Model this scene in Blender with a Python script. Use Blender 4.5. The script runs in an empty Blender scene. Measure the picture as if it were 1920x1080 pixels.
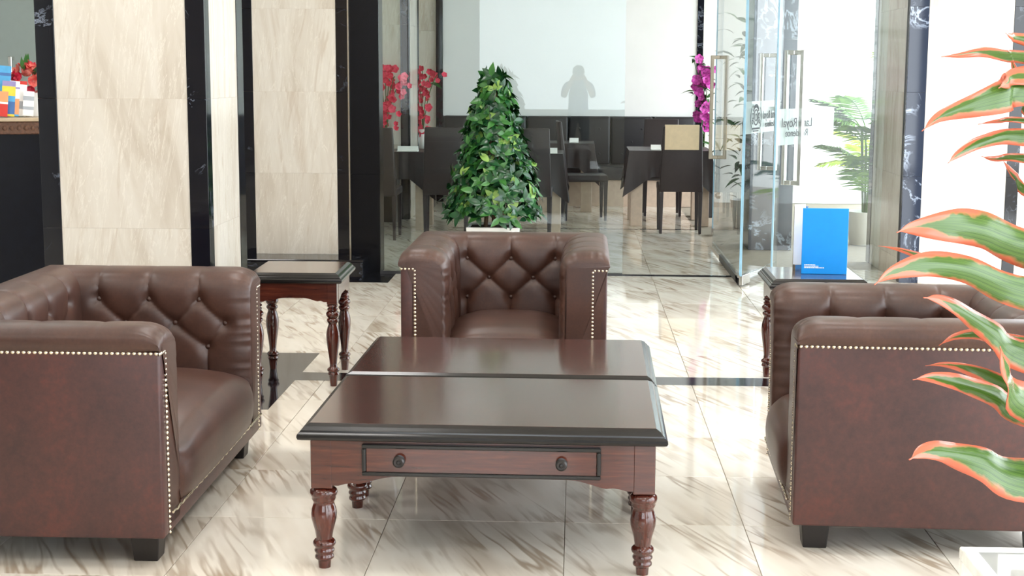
import bpy, bmesh, math, random
import numpy as np
from mathutils import Vector, Matrix, Euler

R_ = random.Random(7)
PI = math.pi
sc = bpy.context.scene
C = sc.collection

# ------------------------------------------------------------------ camera
F_PX, CX, CY, CAM_H = 2750.0, 960.0, 540.0, 1.51
_vy = Vector(((1081 - CX) / F_PX, -(137 - CY) / F_PX, -1.0)).normalized()     # world +Y seen from the camera
_roll = 0.0043
_b = (_roll * _vy.x + _vy.y) / -_vy.z
_vz = Vector((_roll, 1.0, _b)).normalized()
_vx = _vy.cross(_vz)
ROT = Matrix((_vx, _vy, _vz))
cam_data = bpy.data.cameras.new('camera')
cam_data.sensor_width = 36.0
cam_data.lens = F_PX / 1920.0 * 36.0
cam_data.clip_start = 0.05
cam_data.clip_end = 200
cam = bpy.data.objects.new('camera', cam_data)
C.objects.link(cam)
cam.matrix_world = Matrix.Translation((0, 0, CAM_H)) @ ROT.to_4x4()
sc.camera = cam

# ------------------------------------------------------------------ world, exposure
world = bpy.data.worlds.new('world')
sc.world = world
world.use_nodes = True
_bg = world.node_tree.nodes['Background']
_bg.inputs['Color'].default_value = (0.90, 0.96, 1.0, 1)
_bg.inputs['Strength'].default_value = 5.6
sc.view_settings.view_transform = 'Standard'
sc.view_settings.look = 'None'
sc.view_settings.gamma = 1.0
sc.view_settings.use_curve_mapping = False
sc.view_settings.exposure = 0.26
sc.cycles.use_denoising = True
sc.cycles.transparent_max_bounces = 20
sc.cycles.max_bounces = 10
sc.cycles.diffuse_bounces = 6
sc.cycles.glossy_bounces = 5
sc.cycles.caustics_reflective = False
sc.cycles.caustics_refractive = False
sc.cycles.sample_clamp_indirect = 8.0


def ray(px, py):
    return ROT @ Vector(((px - CX) / F_PX, -(py - CY) / F_PX, -1.0))


def at(px, py, Y):
    """where the sight line through a pixel of the photograph meets the depth Y"""
    d = ray(px, py)
    return Vector((0, 0, CAM_H)) + d * (Y / d.y)


# ------------------------------------------------------------------ materials
def s2l(c):
    return tuple(((v / 255) / 12.92 if v / 255 <= 0.04045 else ((v / 255 + 0.055) / 1.055) ** 2.4) for v in c)


MATS = {}


class NT:
    def __init__(self, name):
        self.m = bpy.data.materials.new(name)
        self.m.use_nodes = True
        self.t = self.m.node_tree
        self.b = self.t.nodes['Principled BSDF']
        self.out = self.t.nodes['Material Output']
        MATS[name] = self.m

    def n(self, typ, **kw):
        nd = self.t.nodes.new(typ)
        for k, v in kw.items():
            if k.startswith('_'):
                setattr(nd, k[1:], v)
            else:
                key = int(k[1:]) if k[0] == 'i' and k[1:].isdigit() else k.replace('__', ' ')
                nd.inputs[key].default_value = v
        return nd

    def l(self, a, b):
        self.t.links.new(a, b)

    def ramp(self, src, stops, interp='LINEAR'):
        r = self.t.nodes.new('ShaderNodeValToRGB')
        r.color_ramp.interpolation = interp
        while len(r.color_ramp.elements) < len(stops):
            r.color_ramp.elements.new(0.5)
        for e, (p, c) in zip(r.color_ramp.elements, stops):
            e.position = p
            e.color = (*c, 1) if len(c) == 3 else c
        self.l(src, r.inputs[0])
        return r.outputs[0]

    def mix(self, fac, a, b, blend='MIX'):
        m = self.t.nodes.new('ShaderNodeMix')
        m.data_type = 'RGBA'
        m.blend_type = blend
        for s, v in ((m.inputs[0], fac), (m.inputs[6], a), (m.inputs[7], b)):
            if hasattr(v, 'links'):
                self.l(v, s)
            else:
                s.default_value = (*v, 1) if isinstance(v, tuple) and len(v) == 3 else v
        return m.outputs[2]

    def coords(self, kind='Object', loc=(0, 0, 0), rot=(0, 0, 0), scale=(1, 1, 1), rnd=False):
        tc = self.t.nodes.new('ShaderNodeTexCoord')
        mp = self.t.nodes.new('ShaderNodeMapping')
        mp.inputs['Rotation'].default_value = rot          # turn first, stretch afterwards
        m2 = self.t.nodes.new('ShaderNodeMapping')
        m2.inputs['Scale'].default_value = scale
        m2.inputs['Location'].default_value = loc
        self.l(mp.outputs[0], m2.inputs[0])
        src = tc.outputs[kind]
        if rnd:
            oi = self.t.nodes.new('ShaderNodeObjectInfo')
            mu = self.t.nodes.new('ShaderNodeVectorMath')
            mu.operation = 'MULTIPLY_ADD'
            cb = self.t.nodes.new('ShaderNodeCombineXYZ')
            for i in range(3):
                self.l(oi.outputs['Random'], cb.inputs[i])
            self.l(cb.outputs[0], mu.inputs[0])
            mu.inputs[1].default_value = (37.0, 53.0, 91.0)
            self.l(src, mu.inputs[2])
            src = mu.outputs[0]
        self.l(src, mp.inputs[0])
        return m2.outputs[0]

    def noise(self, co, scale, detail=4, rough=0.55, dist=0.0):
        n = self.n('ShaderNodeTexNoise', Scale=scale, Detail=detail, Roughness=rough, Distortion=dist)
        self.l(co, n.inputs['Vector'])
        return n.outputs[0]

    def bump(self, h, strength=0.2, dist=0.01):
        b = self.n('ShaderNodeBump', Strength=strength, Distance=dist)
        self.l(h, b.inputs['Height'])
        self.l(b.outputs[0], self.b.inputs['Normal'])

    def set(self, **kw):
        for k, v in kw.items():
            k = k.replace('__', ' ')
            if hasattr(v, 'links'):
                self.l(v, self.b.inputs[k])
            else:
                self.b.inputs[k].default_value = (*v, 1) if isinstance(v, tuple) and len(v) == 3 else v
        return self


def plain(name, rgb, rough=0.5, metal=0.0, var=0.08, scale=20, bump=0.0, **kw):
    t = NT(name)
    co = t.coords()
    c = s2l(rgb)
    n = t.noise(co, scale, 3)
    dark = tuple(v * (1 - var) for v in c)
    lite = tuple(min(1, v * (1 + var)) for v in c)
    t.set(Base__Color=t.ramp(n, [(0.3, dark), (0.7, lite)]), Roughness=rough, Metallic=metal, **kw)
    if bump:
        t.bump(t.noise(co, scale * 6, 3), bump, 0.004)
    return t.m


# polished floor tile: cream with diagonal brown streaks
t = NT('floor_marble')
co = t.coords(rnd=True, rot=(0, 0, math.radians(-22)), scale=(6.0, 1.2, 1))
big = t.noise(co, 1.0, 3, 0.5, 0.1)
co2 = t.coords(rnd=True, rot=(0, 0, math.radians(-24)), scale=(14.0, 1.25, 1))
thin = t.noise(co2, 1.0, 2.2, 0.5, 0.12)
co3 = t.coords(rnd=True, loc=(9, 2, 0), rot=(0, 0, math.radians(-19)), scale=(34.0, 3.2, 1))
fine = t.noise(co3, 1.0, 2, 0.5, 0.1)
base = t.ramp(big, [(0.26, s2l((198, 186, 170))), (0.42, s2l((223, 214, 201))), (0.60, s2l((235, 229, 218))), (0.8, s2l((226, 217, 203)))])
vein = t.ramp(thin, [(0.44, (0, 0, 0)), (0.485, (1, 1, 1)), (0.505, (1, 1, 1)), (0.55, (0, 0, 0))])
pm = t.ramp(t.noise(t.coords(rnd=True, loc=(3, 5, 0), rot=(0, 0, math.radians(-22)), scale=(3.6, 1.8, 1)), 1.0, 2), [(0.42, (0, 0, 0)), (0.62, (0.8, 0.8, 0.8))])
pm2 = t.ramp(t.noise(t.coords(rnd=True, loc=(1, 7, 0), rot=(0, 0, math.radians(-22)), scale=(4.0, 2.2, 1)), 1.0, 2), [(0.46, (0, 0, 0)), (0.66, (0.55, 0.55, 0.55))])
fv = t.ramp(fine, [(0.50, (0, 0, 0)), (0.62, (1, 1, 1))])
c1 = t.mix(t.mix(1.0, vein, pm, 'MULTIPLY'), base, s2l((160, 140, 119)))
t.set(Base__Color=t.mix(t.mix(1.0, fv, pm2, 'MULTIPLY'), c1, s2l((168, 150, 130))), Roughness=0.045, Specular__IOR__Level=0.5)
t.b.inputs['IOR'].default_value = 1.55
plain('floor_joint', (150, 140, 125), 0.7)
t = NT('black_marble')
co = t.coords(rnd=True)
n1 = t.noise(co, 3.2, 9, 0.62, 1.4)
v1 = t.ramp(n1, [(0.485, (0, 0, 0)), (0.498, (1, 1, 1)), (0.502, (1, 1, 1)), (0.515, (0, 0, 0))])
m1 = t.ramp(t.noise(co, 2.3, 3), [(0.56, (0, 0, 0)), (0.72, (0.75, 0.75, 0.75))])
t.set(Base__Color=t.mix(t.mix(1.0, v1, m1, 'MULTIPLY'), s2l((17, 18, 25)), s2l((150, 160, 178))), Roughness=0.07)
t = NT('blue_black_marble')
co = t.coords(rnd=True)
n1 = t.noise(co, 3.2, 9, 0.62, 1.6)
v1 = t.ramp(n1, [(0.47, (0, 0, 0)), (0.495, (1, 1, 1)), (0.505, (1, 1, 1)), (0.53, (0, 0, 0))])
m1 = t.ramp(t.noise(co, 2.3, 3), [(0.48, (0, 0, 0)), (0.68, (1, 1, 1))])
t.set(Base__Color=t.mix(t.mix(1.0, v1, m1, 'MULTIPLY'), s2l((40, 48, 66)), s2l((190, 205, 228))), Roughness=0.06)
t = NT('cream_marble')
co = t.coords(rnd=True, scale=(5.0, 5.0, 0.8), rot=(0, math.radians(6), 0))
n1 = t.noise(co, 0.9, 7, 0.62, 1.1)
co2 = t.coords(rnd=True, scale=(9, 9, 0.9), rot=(0, math.radians(-9), 0))
n2 = t.noise(co2, 1.0, 8, 0.66, 1.5)
base = t.ramp(n1, [(0.30, s2l((184, 173, 158))), (0.45, s2l((203, 195, 183))), (0.60, s2l((211, 205, 195))), (0.75, s2l((193, 181, 166)))])
v2 = t.ramp(n2, [(0.487, (0, 0, 0)), (0.498, (0.55, 0.55, 0.55)), (0.502, (0.55, 0.55, 0.55)), (0.513, (0, 0, 0))])
v3 = t.ramp(t.noise(co2, 1.7, 8, 0.66, 1.1), [(0.56, (0, 0, 0)), (0.66, (0.4, 0.4, 0.4))])
col = t.mix(v2, base, s2l((226, 221, 211)))
t.set(Base__Color=t.mix(v3, col, s2l((176, 158, 138))), Roughness=0.16)
# furniture
t = NT('leather')
co = t.coords()
n1 = t.noise(co, 5, 4)
n2 = t.noise(co, 90, 4, 0.7)
mixn = t.mix(0.35, n1, n2)
t.set(Base__Color=t.ramp(mixn, [(0.35, s2l((57, 36, 30))), (0.55, s2l((72, 46, 37))), (0.72, s2l((88, 58, 47)))]), Roughness=0.38, Specular__IOR__Level=0.5)
t.bump(t.noise(co, 420, 3, 0.6), 0.12, 0.0015)
t = NT('leather_panel')
co = t.coords()
n1 = t.noise(co, 4, 4)
n2 = t.noise(co, 38, 5, 0.75)
mixn = t.mix(0.5, n1, n2)
t.set(Base__Color=t.ramp(mixn, [(0.36, s2l((56, 35, 34))), (0.52, s2l((70, 42, 39))), (0.68, s2l((88, 46, 40)))]), Roughness=0.4)
t.bump(t.noise(co, 420, 3, 0.6), 0.12, 0.0015)
t = NT('red_wood')
co = t.coords(scale=(1, 1, 1))
cs = t.coords(scale=(2.0, 26, 26))
n1 = t.noise(cs, 3, 6, 0.6, 0.4)
t.set(Base__Color=t.ramp(n1, [(0.3, s2l((56, 23, 17))), (0.55, s2l((78, 34, 23))), (0.75, s2l((98, 46, 30)))]), Roughness=0.22, Coat__Weight=0.5, Coat__Roughness=0.08)
t = NT('turned_wood')
cs = t.coords(scale=(14, 14, 3))
n1 = t.noise(cs, 3, 6, 0.6, 0.4)
t.set(Base__Color=t.ramp(n1, [(0.3, s2l((54, 21, 16))), (0.55, s2l((78, 32, 22))), (0.75, s2l((98, 44, 29)))]), Roughness=0.16, Coat__Weight=0.6, Coat__Roughness=0.05)
t = NT('top_wood')
cs = t.coords(scale=(2.5, 22, 22))
n1 = t.noise(cs, 3, 6, 0.6, 0.4)
t.set(Base__Color=t.ramp(n1, [(0.3, s2l((48, 22, 18))), (0.6, s2l((66, 31, 24))), (0.8, s2l((80, 40, 30)))]), Roughness=0.2, Coat__Weight=0.7, Coat__Roughness=0.1)
plain('black_lacquer', (17, 14, 14), 0.2, var=0.2)
plain('dark_leg', (24, 18, 17), 0.4, var=0.2)
plain('nail_brass', (226, 214, 190), 0.22, 1.0)
plain('knob_metal', (62, 60, 60), 0.3, 0.9)
plain('print_ink', (70, 72, 78), 0.6)
plain('steel', (200, 198, 194), 0.2, 1.0)
plain('white_metal', (240, 240, 236), 0.35, 0.0)
plain('bronze_metal', (150, 138, 122), 0.3, 0.7)
plain('dark_frame', (52, 52, 54), 0.4)
plain('wall_white', (238, 238, 234), 0.75, var=0.02)
plain('wall_taupe', (150, 142, 132), 0.7, var=0.03)
plain('wall_grey', (196, 198, 196), 0.6, var=0.03)
plain('ceiling_white', (240, 238, 232), 0.85, var=0.02)
plain('screen_white', (236, 238, 238), 0.5, var=0.015, scale=4)
plain('dark_jamb', (11, 12, 17), 0.25, var=0.25, Specular__IOR__Level=0.2)
plain('padded_black', (22, 20, 25), 0.42, var=0.2)
plain('counter_black', (11, 13, 21), 0.3, var=0.2, Specular__IOR__Level=0.2)
plain('carved_wood', (98, 66, 48), 0.4, var=0.5, scale=60, bump=0.8)
plain('counter_top', (190, 170, 142), 0.25, var=0.1)
plain('chair_leather', (44, 34, 36), 0.45, var=0.12, scale=40)
plain('beige_block', (196, 176, 158), 0.5, var=0.08)
plain('beige_cover', (226, 206, 172), 0.7, var=0.05)
plain('table_cloth', (38, 26, 27), 0.4, var=0.15)
plain('paper_white', (240, 240, 238), 0.6, var=0.02)
plain('pot_white', (236, 236, 234), 0.35, var=0.02)
plain('soil', (66, 46, 34), 0.9, var=0.4, scale=60)
plain('bark', (92, 70, 50), 0.8, var=0.3, scale=30)
plain('blue_board', (0, 132, 214), 0.35, var=0.03)
plain('stem_green', (70, 96, 48), 0.5)
plain('exterior_ground', (214, 212, 206), 0.8, var=0.05, scale=2)
plain('exterior_blue', (150, 190, 214), 0.3)
plain('skin', (196, 150, 124), 0.5)
plain('shirt_blue', (58, 92, 150), 0.8)
plain('trousers_dark', (40, 40, 48), 0.8)
plain('hair_black', (24, 20, 20), 0.6)
plain('camera_black', (22, 22, 24), 0.4)


def leafmat(name, a, b, rough=0.3):
    t = NT(name)
    co = t.coords(rnd=True)
    oi = t.t.nodes.new('ShaderNodeObjectInfo')
    n = t.noise(co, 34 if 'petal' in name else 9, 3)
    t.set(Base__Color=t.ramp(n, [(0.35, s2l(a)), (0.65, s2l(b))]), Roughness=rough)
    t.b.inputs['Subsurface Weight'].default_value = 0.0
    return t.m


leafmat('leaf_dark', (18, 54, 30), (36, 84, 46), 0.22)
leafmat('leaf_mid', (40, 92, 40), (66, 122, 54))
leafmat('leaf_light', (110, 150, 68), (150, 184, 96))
leafmat('palm_green', (44, 96, 8), (98, 146, 18), 0.7)
leafmat('palm_yellow', (132, 168, 10), (176, 196, 40), 0.7)
leafmat('petal_red', (198, 22, 58), (240, 70, 104), 0.5)
leafmat('petal_magenta', (150, 16, 120), (226, 92, 196), 0.5)
leafmat('petal_pink', (196, 60, 62), (228, 138, 122), 0.5)
leafmat('brown_leaf', (70, 62, 36), (96, 84, 46), 0.5)

# plant leaf with orange-red margins: the colour follows the blade (uv: x along, y across)
t = NT('red_edged_leaf')
tc = t.n('ShaderNodeTexCoord')
sx = t.n('ShaderNodeSeparateXYZ')
t.l(tc.outputs['UV'], sx.inputs[0])
ab = t.n('ShaderNodeMath', _operation='SUBTRACT', i1=0.5)
t.l(sx.outputs[1], ab.inputs[0])
ab2 = t.n('ShaderNodeMath', _operation='ABSOLUTE')
t.l(ab.outputs[0], ab2.inputs[0])
mu = t.n('ShaderNodeMath', _operation='MULTIPLY', i1=2.0)
t.l(ab2.outputs[0], mu.inputs[0])
# tip reddens
tip = t.n('ShaderNodeMath', _operation='POWER', i1=7.0)
t.l(sx.outputs[0], tip.inputs[0])
tip2 = t.n('ShaderNodeMath', _operation='MULTIPLY', i1=1.15)
t.l(tip.outputs[0], tip2.inputs[0])
su = t.n('ShaderNodeMath', _operation='ADD')
t.l(mu.outputs[0], su.inputs[0]); t.l(tip2.outputs[0], su.inputs[1])
nn = t.noise(t.coords(rnd=True), 16, 3)
su2 = t.n('ShaderNodeMath', _operation='MULTIPLY_ADD', i1=1.0, i2=-0.50)
t.l(nn, su2.inputs[0])
su3 = t.n('ShaderNodeMath', _operation='ADD')
t.l(su.outputs[0], su3.inputs[0]); t.l(su2.outputs[0], su3.inputs[1])
wv = t.noise(t.coords('UV', scale=(1.2, 60, 1)), 1.0, 2)
green = t.ramp(wv, [(0.35, s2l((40, 74, 28))), (0.65, s2l((92, 124, 52)))])
rim = t.ramp(su3.outputs[0], [(0.80, (0, 0, 0)), (1.0, (1, 1, 1))])
red = t.ramp(su3.outputs[0], [(0.70, s2l((200, 158, 112))), (0.98, s2l((204, 104, 78)))])
t.set(Base__Color=t.mix(rim, green, red), Roughness=0.22)

# clear glass: a real pane reflecting by Fresnel, the rest passes straight through
def glassmat(name, tint, ior=1.5, frost=0.0, gain=1.0):
    t = NT(name)
    fr = t.n('ShaderNodeFresnel', IOR=ior)
    ge = t.n('ShaderNodeNewGeometry')
    ii = t.n('ShaderNodeMath', _operation='MULTIPLY_ADD', i1=1 / ior - ior, i2=ior)   # same reflectance on entering and leaving
    t.l(ge.outputs['Backfacing'], ii.inputs[0]); t.l(ii.outputs[0], fr.inputs['IOR'])
    gl = t.n('ShaderNodeBsdfGlossy', Roughness=0.0)
    tr = t.n('ShaderNodeBsdfTransparent')
    tr.inputs[0].default_value = (*tint, 1)
    mx = t.n('ShaderNodeMixShader')
    t.l(fr.outputs[0], mx.inputs[0]); t.l(tr.outputs[0], mx.inputs[1]); t.l(gl.outputs[0], mx.inputs[2])
    res = mx.outputs[0]
    if frost:
        df = t.n('ShaderNodeBsdfTranslucent')
        df.inputs[0].default_value = (0.9, 0.92, 0.93, 1)
        d2 = t.n('ShaderNodeBsdfDiffuse')
        d2.inputs[0].default_value = (0.85, 0.87, 0.88, 1)
        m0 = t.n('ShaderNodeMixShader', i0=0.5)
        t.l(df.outputs[0], m0.inputs[1]); t.l(d2.outputs[0], m0.inputs[2])
        m2 = t.n('ShaderNodeMixShader', i0=frost)
        t.l(res, m2.inputs[1]); t.l(m0.outputs[0], m2.inputs[2])
        res = m2.outputs[0]
    t.l(res, t.out.inputs[0])
    return t.m


glassmat('clear_glass', (0.93, 0.97, 0.965), 1.22)
glassmat('door_glass', (0.94, 0.97, 0.97), 1.10)
glassmat('tinted_glass', (0.88, 0.92, 0.92), 1.42)
glassmat('frosted_film', (0.9, 0.92, 0.93), 1.4, 0.55)
glassmat('glass_top', (0.45, 0.45, 0.43), 1.3, 0.5)


# ------------------------------------------------------------------ mesh helpers
class MB:
    def __init__(self):
        self.v, self.f, self.uv = [], [], None

    def add(self, vs, fs):
        o = len(self.v)
        self.v += [tuple(p) for p in vs]
        self.f += [tuple(i + o for i in f) for f in fs]
        return self

    def box(self, c, s, rz=0.0, taper=1.0):
        x, y, z = (k / 2 for k in s)
        pts = []
        for dz in (-1, 1):
            k = taper if dz < 0 else 1.0
            for dx, dy in ((-1, -1), (1, -1), (1, 1), (-1, 1)):
                px, py = dx * x * k, dy * y * k
                pts.append((c[0] + px * math.cos(rz) - py * math.sin(rz), c[1] + px * math.sin(rz) + py * math.cos(rz), c[2] + dz * z))
        return self.add(pts, [(3, 2, 1, 0), (4, 5, 6, 7), (0, 1, 5, 4), (1, 2, 6, 5), (2, 3, 7, 6), (3, 0, 4, 7)])

    def b2(self, x0, x1, y0, y1, z0, z1):
        return self.box(((x0 + x1) / 2, (y0 + y1) / 2, (z0 + z1) / 2), (x1 - x0, y1 - y0, z1 - z0))

    def lathe(self, prof, c=(0, 0, 0), n=20):
        vs, fs = [], []
        for z, r in prof:
            for k in range(n):
                a = 2 * PI * k / n
                vs.append((c[0] + r * math.cos(a), c[1] + r * math.sin(a), c[2] + z))
        for i in range(len(prof) - 1):
            for k in range(n):
                k2 = (k + 1) % n
                fs.append((i * n + k, i * n + k2, (i + 1) * n + k2, (i + 1) * n + k))
        fs.append(tuple(range(n - 1, -1, -1)))
        fs.append(tuple((len(prof) - 1) * n + k for k in range(n)))
        if prof[0][0] > prof[-1][0]:
            fs = [tuple(reversed(f)) for f in fs]
        return self.add(vs, fs)

    def tube(self, pts, r, n=8):
        pts = [Vector(p) for p in pts]
        rs = r if isinstance(r, (list, tuple)) else [r] * len(pts)
        vs, fs = [], []
        prev = None
        for i, p in enumerate(pts):
            d = (pts[min(i + 1, len(pts) - 1)] - pts[max(i - 1, 0)]).normalized()
            ref = prev if prev is not None else (Vector((0, 0, 1)) if abs(d.z) < 0.9 else Vector((1, 0, 0)))
            a = (ref - d * ref.dot(d)).normalized()
            prev = a
            b = d.cross(a)
            for k in range(n):
                t_ = 2 * PI * k / n
                vs.append(p + (a * math.cos(t_) + b * math.sin(t_)) * rs[i])
        for i in range(len(pts) - 1):
            for k in range(n):
                k2 = (k + 1) % n
                fs.append((i * n + k, i * n + k2, (i + 1) * n + k2, (i + 1) * n + k))
        fs.append(tuple(range(n - 1, -1, -1)))
        fs.append(tuple((len(pts) - 1) * n + k for k in range(n)))
        return self.add(vs, fs)

    def prism(self, poly, axis, a, b):
        """extrude a 2-D outline along an axis (x: poly=(y,z), y: poly=(x,z), z: poly=(x,y))"""
        n = len(poly)
        vs = []
        for w in (a, b):
            for p, q in poly:
                vs.append({'x': (w, p, q), 'y': (p, w, q), 'z': (p, q, w)}[axis])
        fs = [tuple(range(n)), tuple(range(2 * n - 1, n - 1, -1))]
        for i in range(n):
            j = (i + 1) % n
            fs.append((i, i + n, j + n, j))
        return self.add(vs, fs)

    def mesh(self, name, smooth=None, bevel=0.0, seg=2, bang=30):
        me = bpy.data.meshes.new(name)
        me.from_pydata([tuple(p) for p in self.v], [], self.f)
        bm = bmesh.new()
        bm.from_mesh(me)
        bmesh.ops.recalc_face_normals(bm, faces=bm.faces)
        if bevel:
            es = [e for e in bm.edges if len(e.link_faces) == 2 and e.calc_face_angle(0) > math.radians(bang)]
            bmesh.ops.bevel(bm, geom=es, offset=bevel, segments=seg, affect='EDGES', profile=0.5, clamp_overlap=True)
        bm.to_mesh(me)
        bm.free()
        if smooth is not None:
            for p in me.polygons:
                p.use_smooth = True
            me.set_sharp_from_angle(angle=math.radians(smooth))
        return me

    def build(self, name, mat, parent=None, smooth=None, bevel=0.0, seg=2, bang=30):
        return link(name, self.mesh(name, smooth, bevel, seg, bang), mat, parent)


def link(name, me, mat, parent=None, matrix=None):
    if mat and not me.materials:
        me.materials.append(MATS[mat])
    o = bpy.data.objects.new(name, me)
    C.objects.link(o)
    if parent is not None:
        o.parent = parent
    if matrix is not None:
        o.matrix_local = matrix
    return o


def tag(o, label=None, cat=None, group=None, kind=None):
    if label: o['label'] = label
    if cat: o['category'] = cat
    if group: o['group'] = group
    if kind: o['kind'] = kind
    return o


def thing(name, label, cat, loc=(0, 0, 0), rz=0.0, group=None):
    o = bpy.data.objects.new(name, None)
    o.empty_display_size = 0.1
    C.objects.link(o)
    o.location = loc
    o.rotation_euler = (0, 0, rz)
    return tag(o, label, cat, group)


def struct(name, label=None):
    o = bpy.data.objects.new(name, None)
    C.objects.link(o)
    return tag(o, label, None, None, 'structure')


def copy_tree(o, parent=None):
    c = o.copy()
    C.objects.link(c)
    if parent is not None:
        c.parent = parent
    for ch in list(o.children):
        copy_tree(ch, c)
    return c


def grid_mesh(name, P, smooth=60, close_u=False):
    """P: array (nu, nv, 3)"""
    nu, nv = P.shape[:2]
    vs = P.reshape(-1, 3)
    fs = []
    for i in range(nu - 1):
        for j in range(nv - 1):
            fs.append((i * nv + j, (i + 1) * nv + j, (i + 1) * nv + j + 1, i * nv + j + 1))
    me = bpy.data.meshes.new(name)
    me.from_pydata(vs.tolist(), [], fs)
    for p in me.polygons:
        p.use_smooth = True
    return me


# ------------------------------------------------------------------ setting: floor
TILE, TX0, TY0 = 0.6035, -0.0235, 4.814
floor = struct('floor', 'polished cream marble tiled lobby floor')
MB().b2(-6.0, 9.0, -3.0, 18.0, -0.06, -0.004).build('screed', 'floor_joint', floor)
me_t = MB().box((0, 0, -0.006), (TILE - 0.0025, TILE - 0.0025, 0.012)).mesh('tile', None, 0.0008, 1)
me_t.materials.append(MATS['floor_marble'])
DARK = [(-2.88, -1.376, 6.42, 7.77), (-1.376, 3.3, 7.065, 7.255), (-2.88, -1.35, 10.48, 11.0)]
for k, (a, b, c_, d) in enumerate(DARK):
    MB().b2(a, b, c_, d, -0.01, 0.0006).build('dark_inlay', 'black_marble', floor)
def in_view(x, y):
    px = 1081 + x / (y + 0.22) * 2800
    return y > 3.4 and -250 < px < 2170
ntile = 0
far = MB()
for i in range(-10, 12):
    for j in range(-14, 23):
        x0, y0 = TX0 + i * TILE, TY0 + j * TILE
        cx, cy = x0 + TILE / 2, y0 + TILE / 2
        if cx < -5.8 or cy > 17.4 or cx > 5:
            continue
        if cx > 1.45 and cy > 11.2:
            continue
        if in_view(cx, cy) and ntile < 290:
            link('tile', me_t, None, floor, Matrix.Translation((cx, cy, 0)) @ Matrix.Rotation(0.0, 4, 'Z'))
            ntile += 1
        else:
            far.box((cx, cy, -0.006), (TILE - 0.0025, TILE - 0.0025, 0.012))
tag(far.build('tile_field', 'floor_marble', floor), kind='stuff')
MB().b2(1.5, 40, 11.2, 60, -0.08, -0.02).build('outdoor_paving', 'exterior_ground')
tag(bpy.data.objects['outdoor_paving'], 'pale sunlit paving outside the entrance', None, None, 'structure')

# ceiling and walls
ceiling = struct('ceiling', 'white lobby ceiling')
MB().b2(-6.0, 3.4, -3.0, 17.6, 3.5, 3.6).build('ceiling_slab', 'ceiling_white', ceiling)
w = struct('wall_left', 'grey lobby wall at the far left')
MB().b2(-6.0, -5.9, -3.0, 17.6, 0, 3.5).build('wall_panel', 'wall_grey', w)
w = struct('wall_back', 'white upper dining room wall')
MB().b2(-6.0, 3.4, 17.4, 17.6, 0, 3.5).build('wall_panel', 'wall_white', w)
w = struct('wall_reception', 'pale wall behind the reception counter')
MB().b2(-6.0, -2.5, 12.4, 12.5, 0, 3.5).build('wall_panel', 'wall_white', w)
MB().b2(-2.45, -2.4, 11.7, 17.4, 0, 3.5).build('side_panel', 'wall_white', w)
# glazed front behind the camera and along the right: posts and header
w = struct('wall_front', 'grey lobby wall with one wide window behind the camera')
MB().b2(-6.0, 3.4, -3.1, -3.0, 2.9, 3.5).build('wall_panel', 'wall_taupe', w)
MB().b2(-6.0, -1.7, -3.1, -3.0, 0, 2.9).build('wall_panel', 'wall_taupe', w)
MB().b2(1.7, 3.4, -3.1, -3.0, 0, 2.9).build('wall_panel', 'wall_taupe', w)
MB().b2(-1.7, 1.7, -3.1, -3.0, 0, 0.9).build('wall_panel', 'wall_taupe', w)
for x in (-1.67, 1.67):
    MB().b2(x - 0.03, x + 0.03, -3.08, -2.99, 0.9, 2.9).build('window_frame', 'dark_frame', w)
w = struct('wall_right', 'glazed right side of the lobby')
MB().b2(3.3, 3.4, -3.0, 10.75, 3.0, 3.5).build('header', 'wall_white', w)
for y in (-2.9, -0.9, 1.1, 3.1, 5.1, 7.1, 9.1):
    MB().b2(3.3, 3.4, y - 0.05, y + 0.05, 0, 3.0).build('mullion', 'dark_frame', w)


# added fill light: glowing square ceiling panels above the view, brightening the lobby
t = NT('fill_emitter')
t.set(Base__Color=(0.9, 0.9, 0.9), Emission__Color=(1.0, 0.985, 0.965), Emission__Strength=14.0)
for lx_ in (-3.4, -1.2, 1.0):
    for ly_ in (1.6, 4.2, 6.2, 8.8):
        lm = struct('ceiling_fill', 'added square ceiling fill light out of view')
        lm['kind'] = 'structure'
        MB().b2(lx_ - 0.34, lx_ + 0.34, ly_ - 0.34, ly_ + 0.34, 3.47, 3.5).build('fill_frame', 'white_metal', lm)
        MB().b2(lx_ - 0.30, lx_ + 0.30, ly_ - 0.30, ly_ + 0.30, 3.462, 3.47).build('fill_panel', 'fill_emitter', lm)


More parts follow.
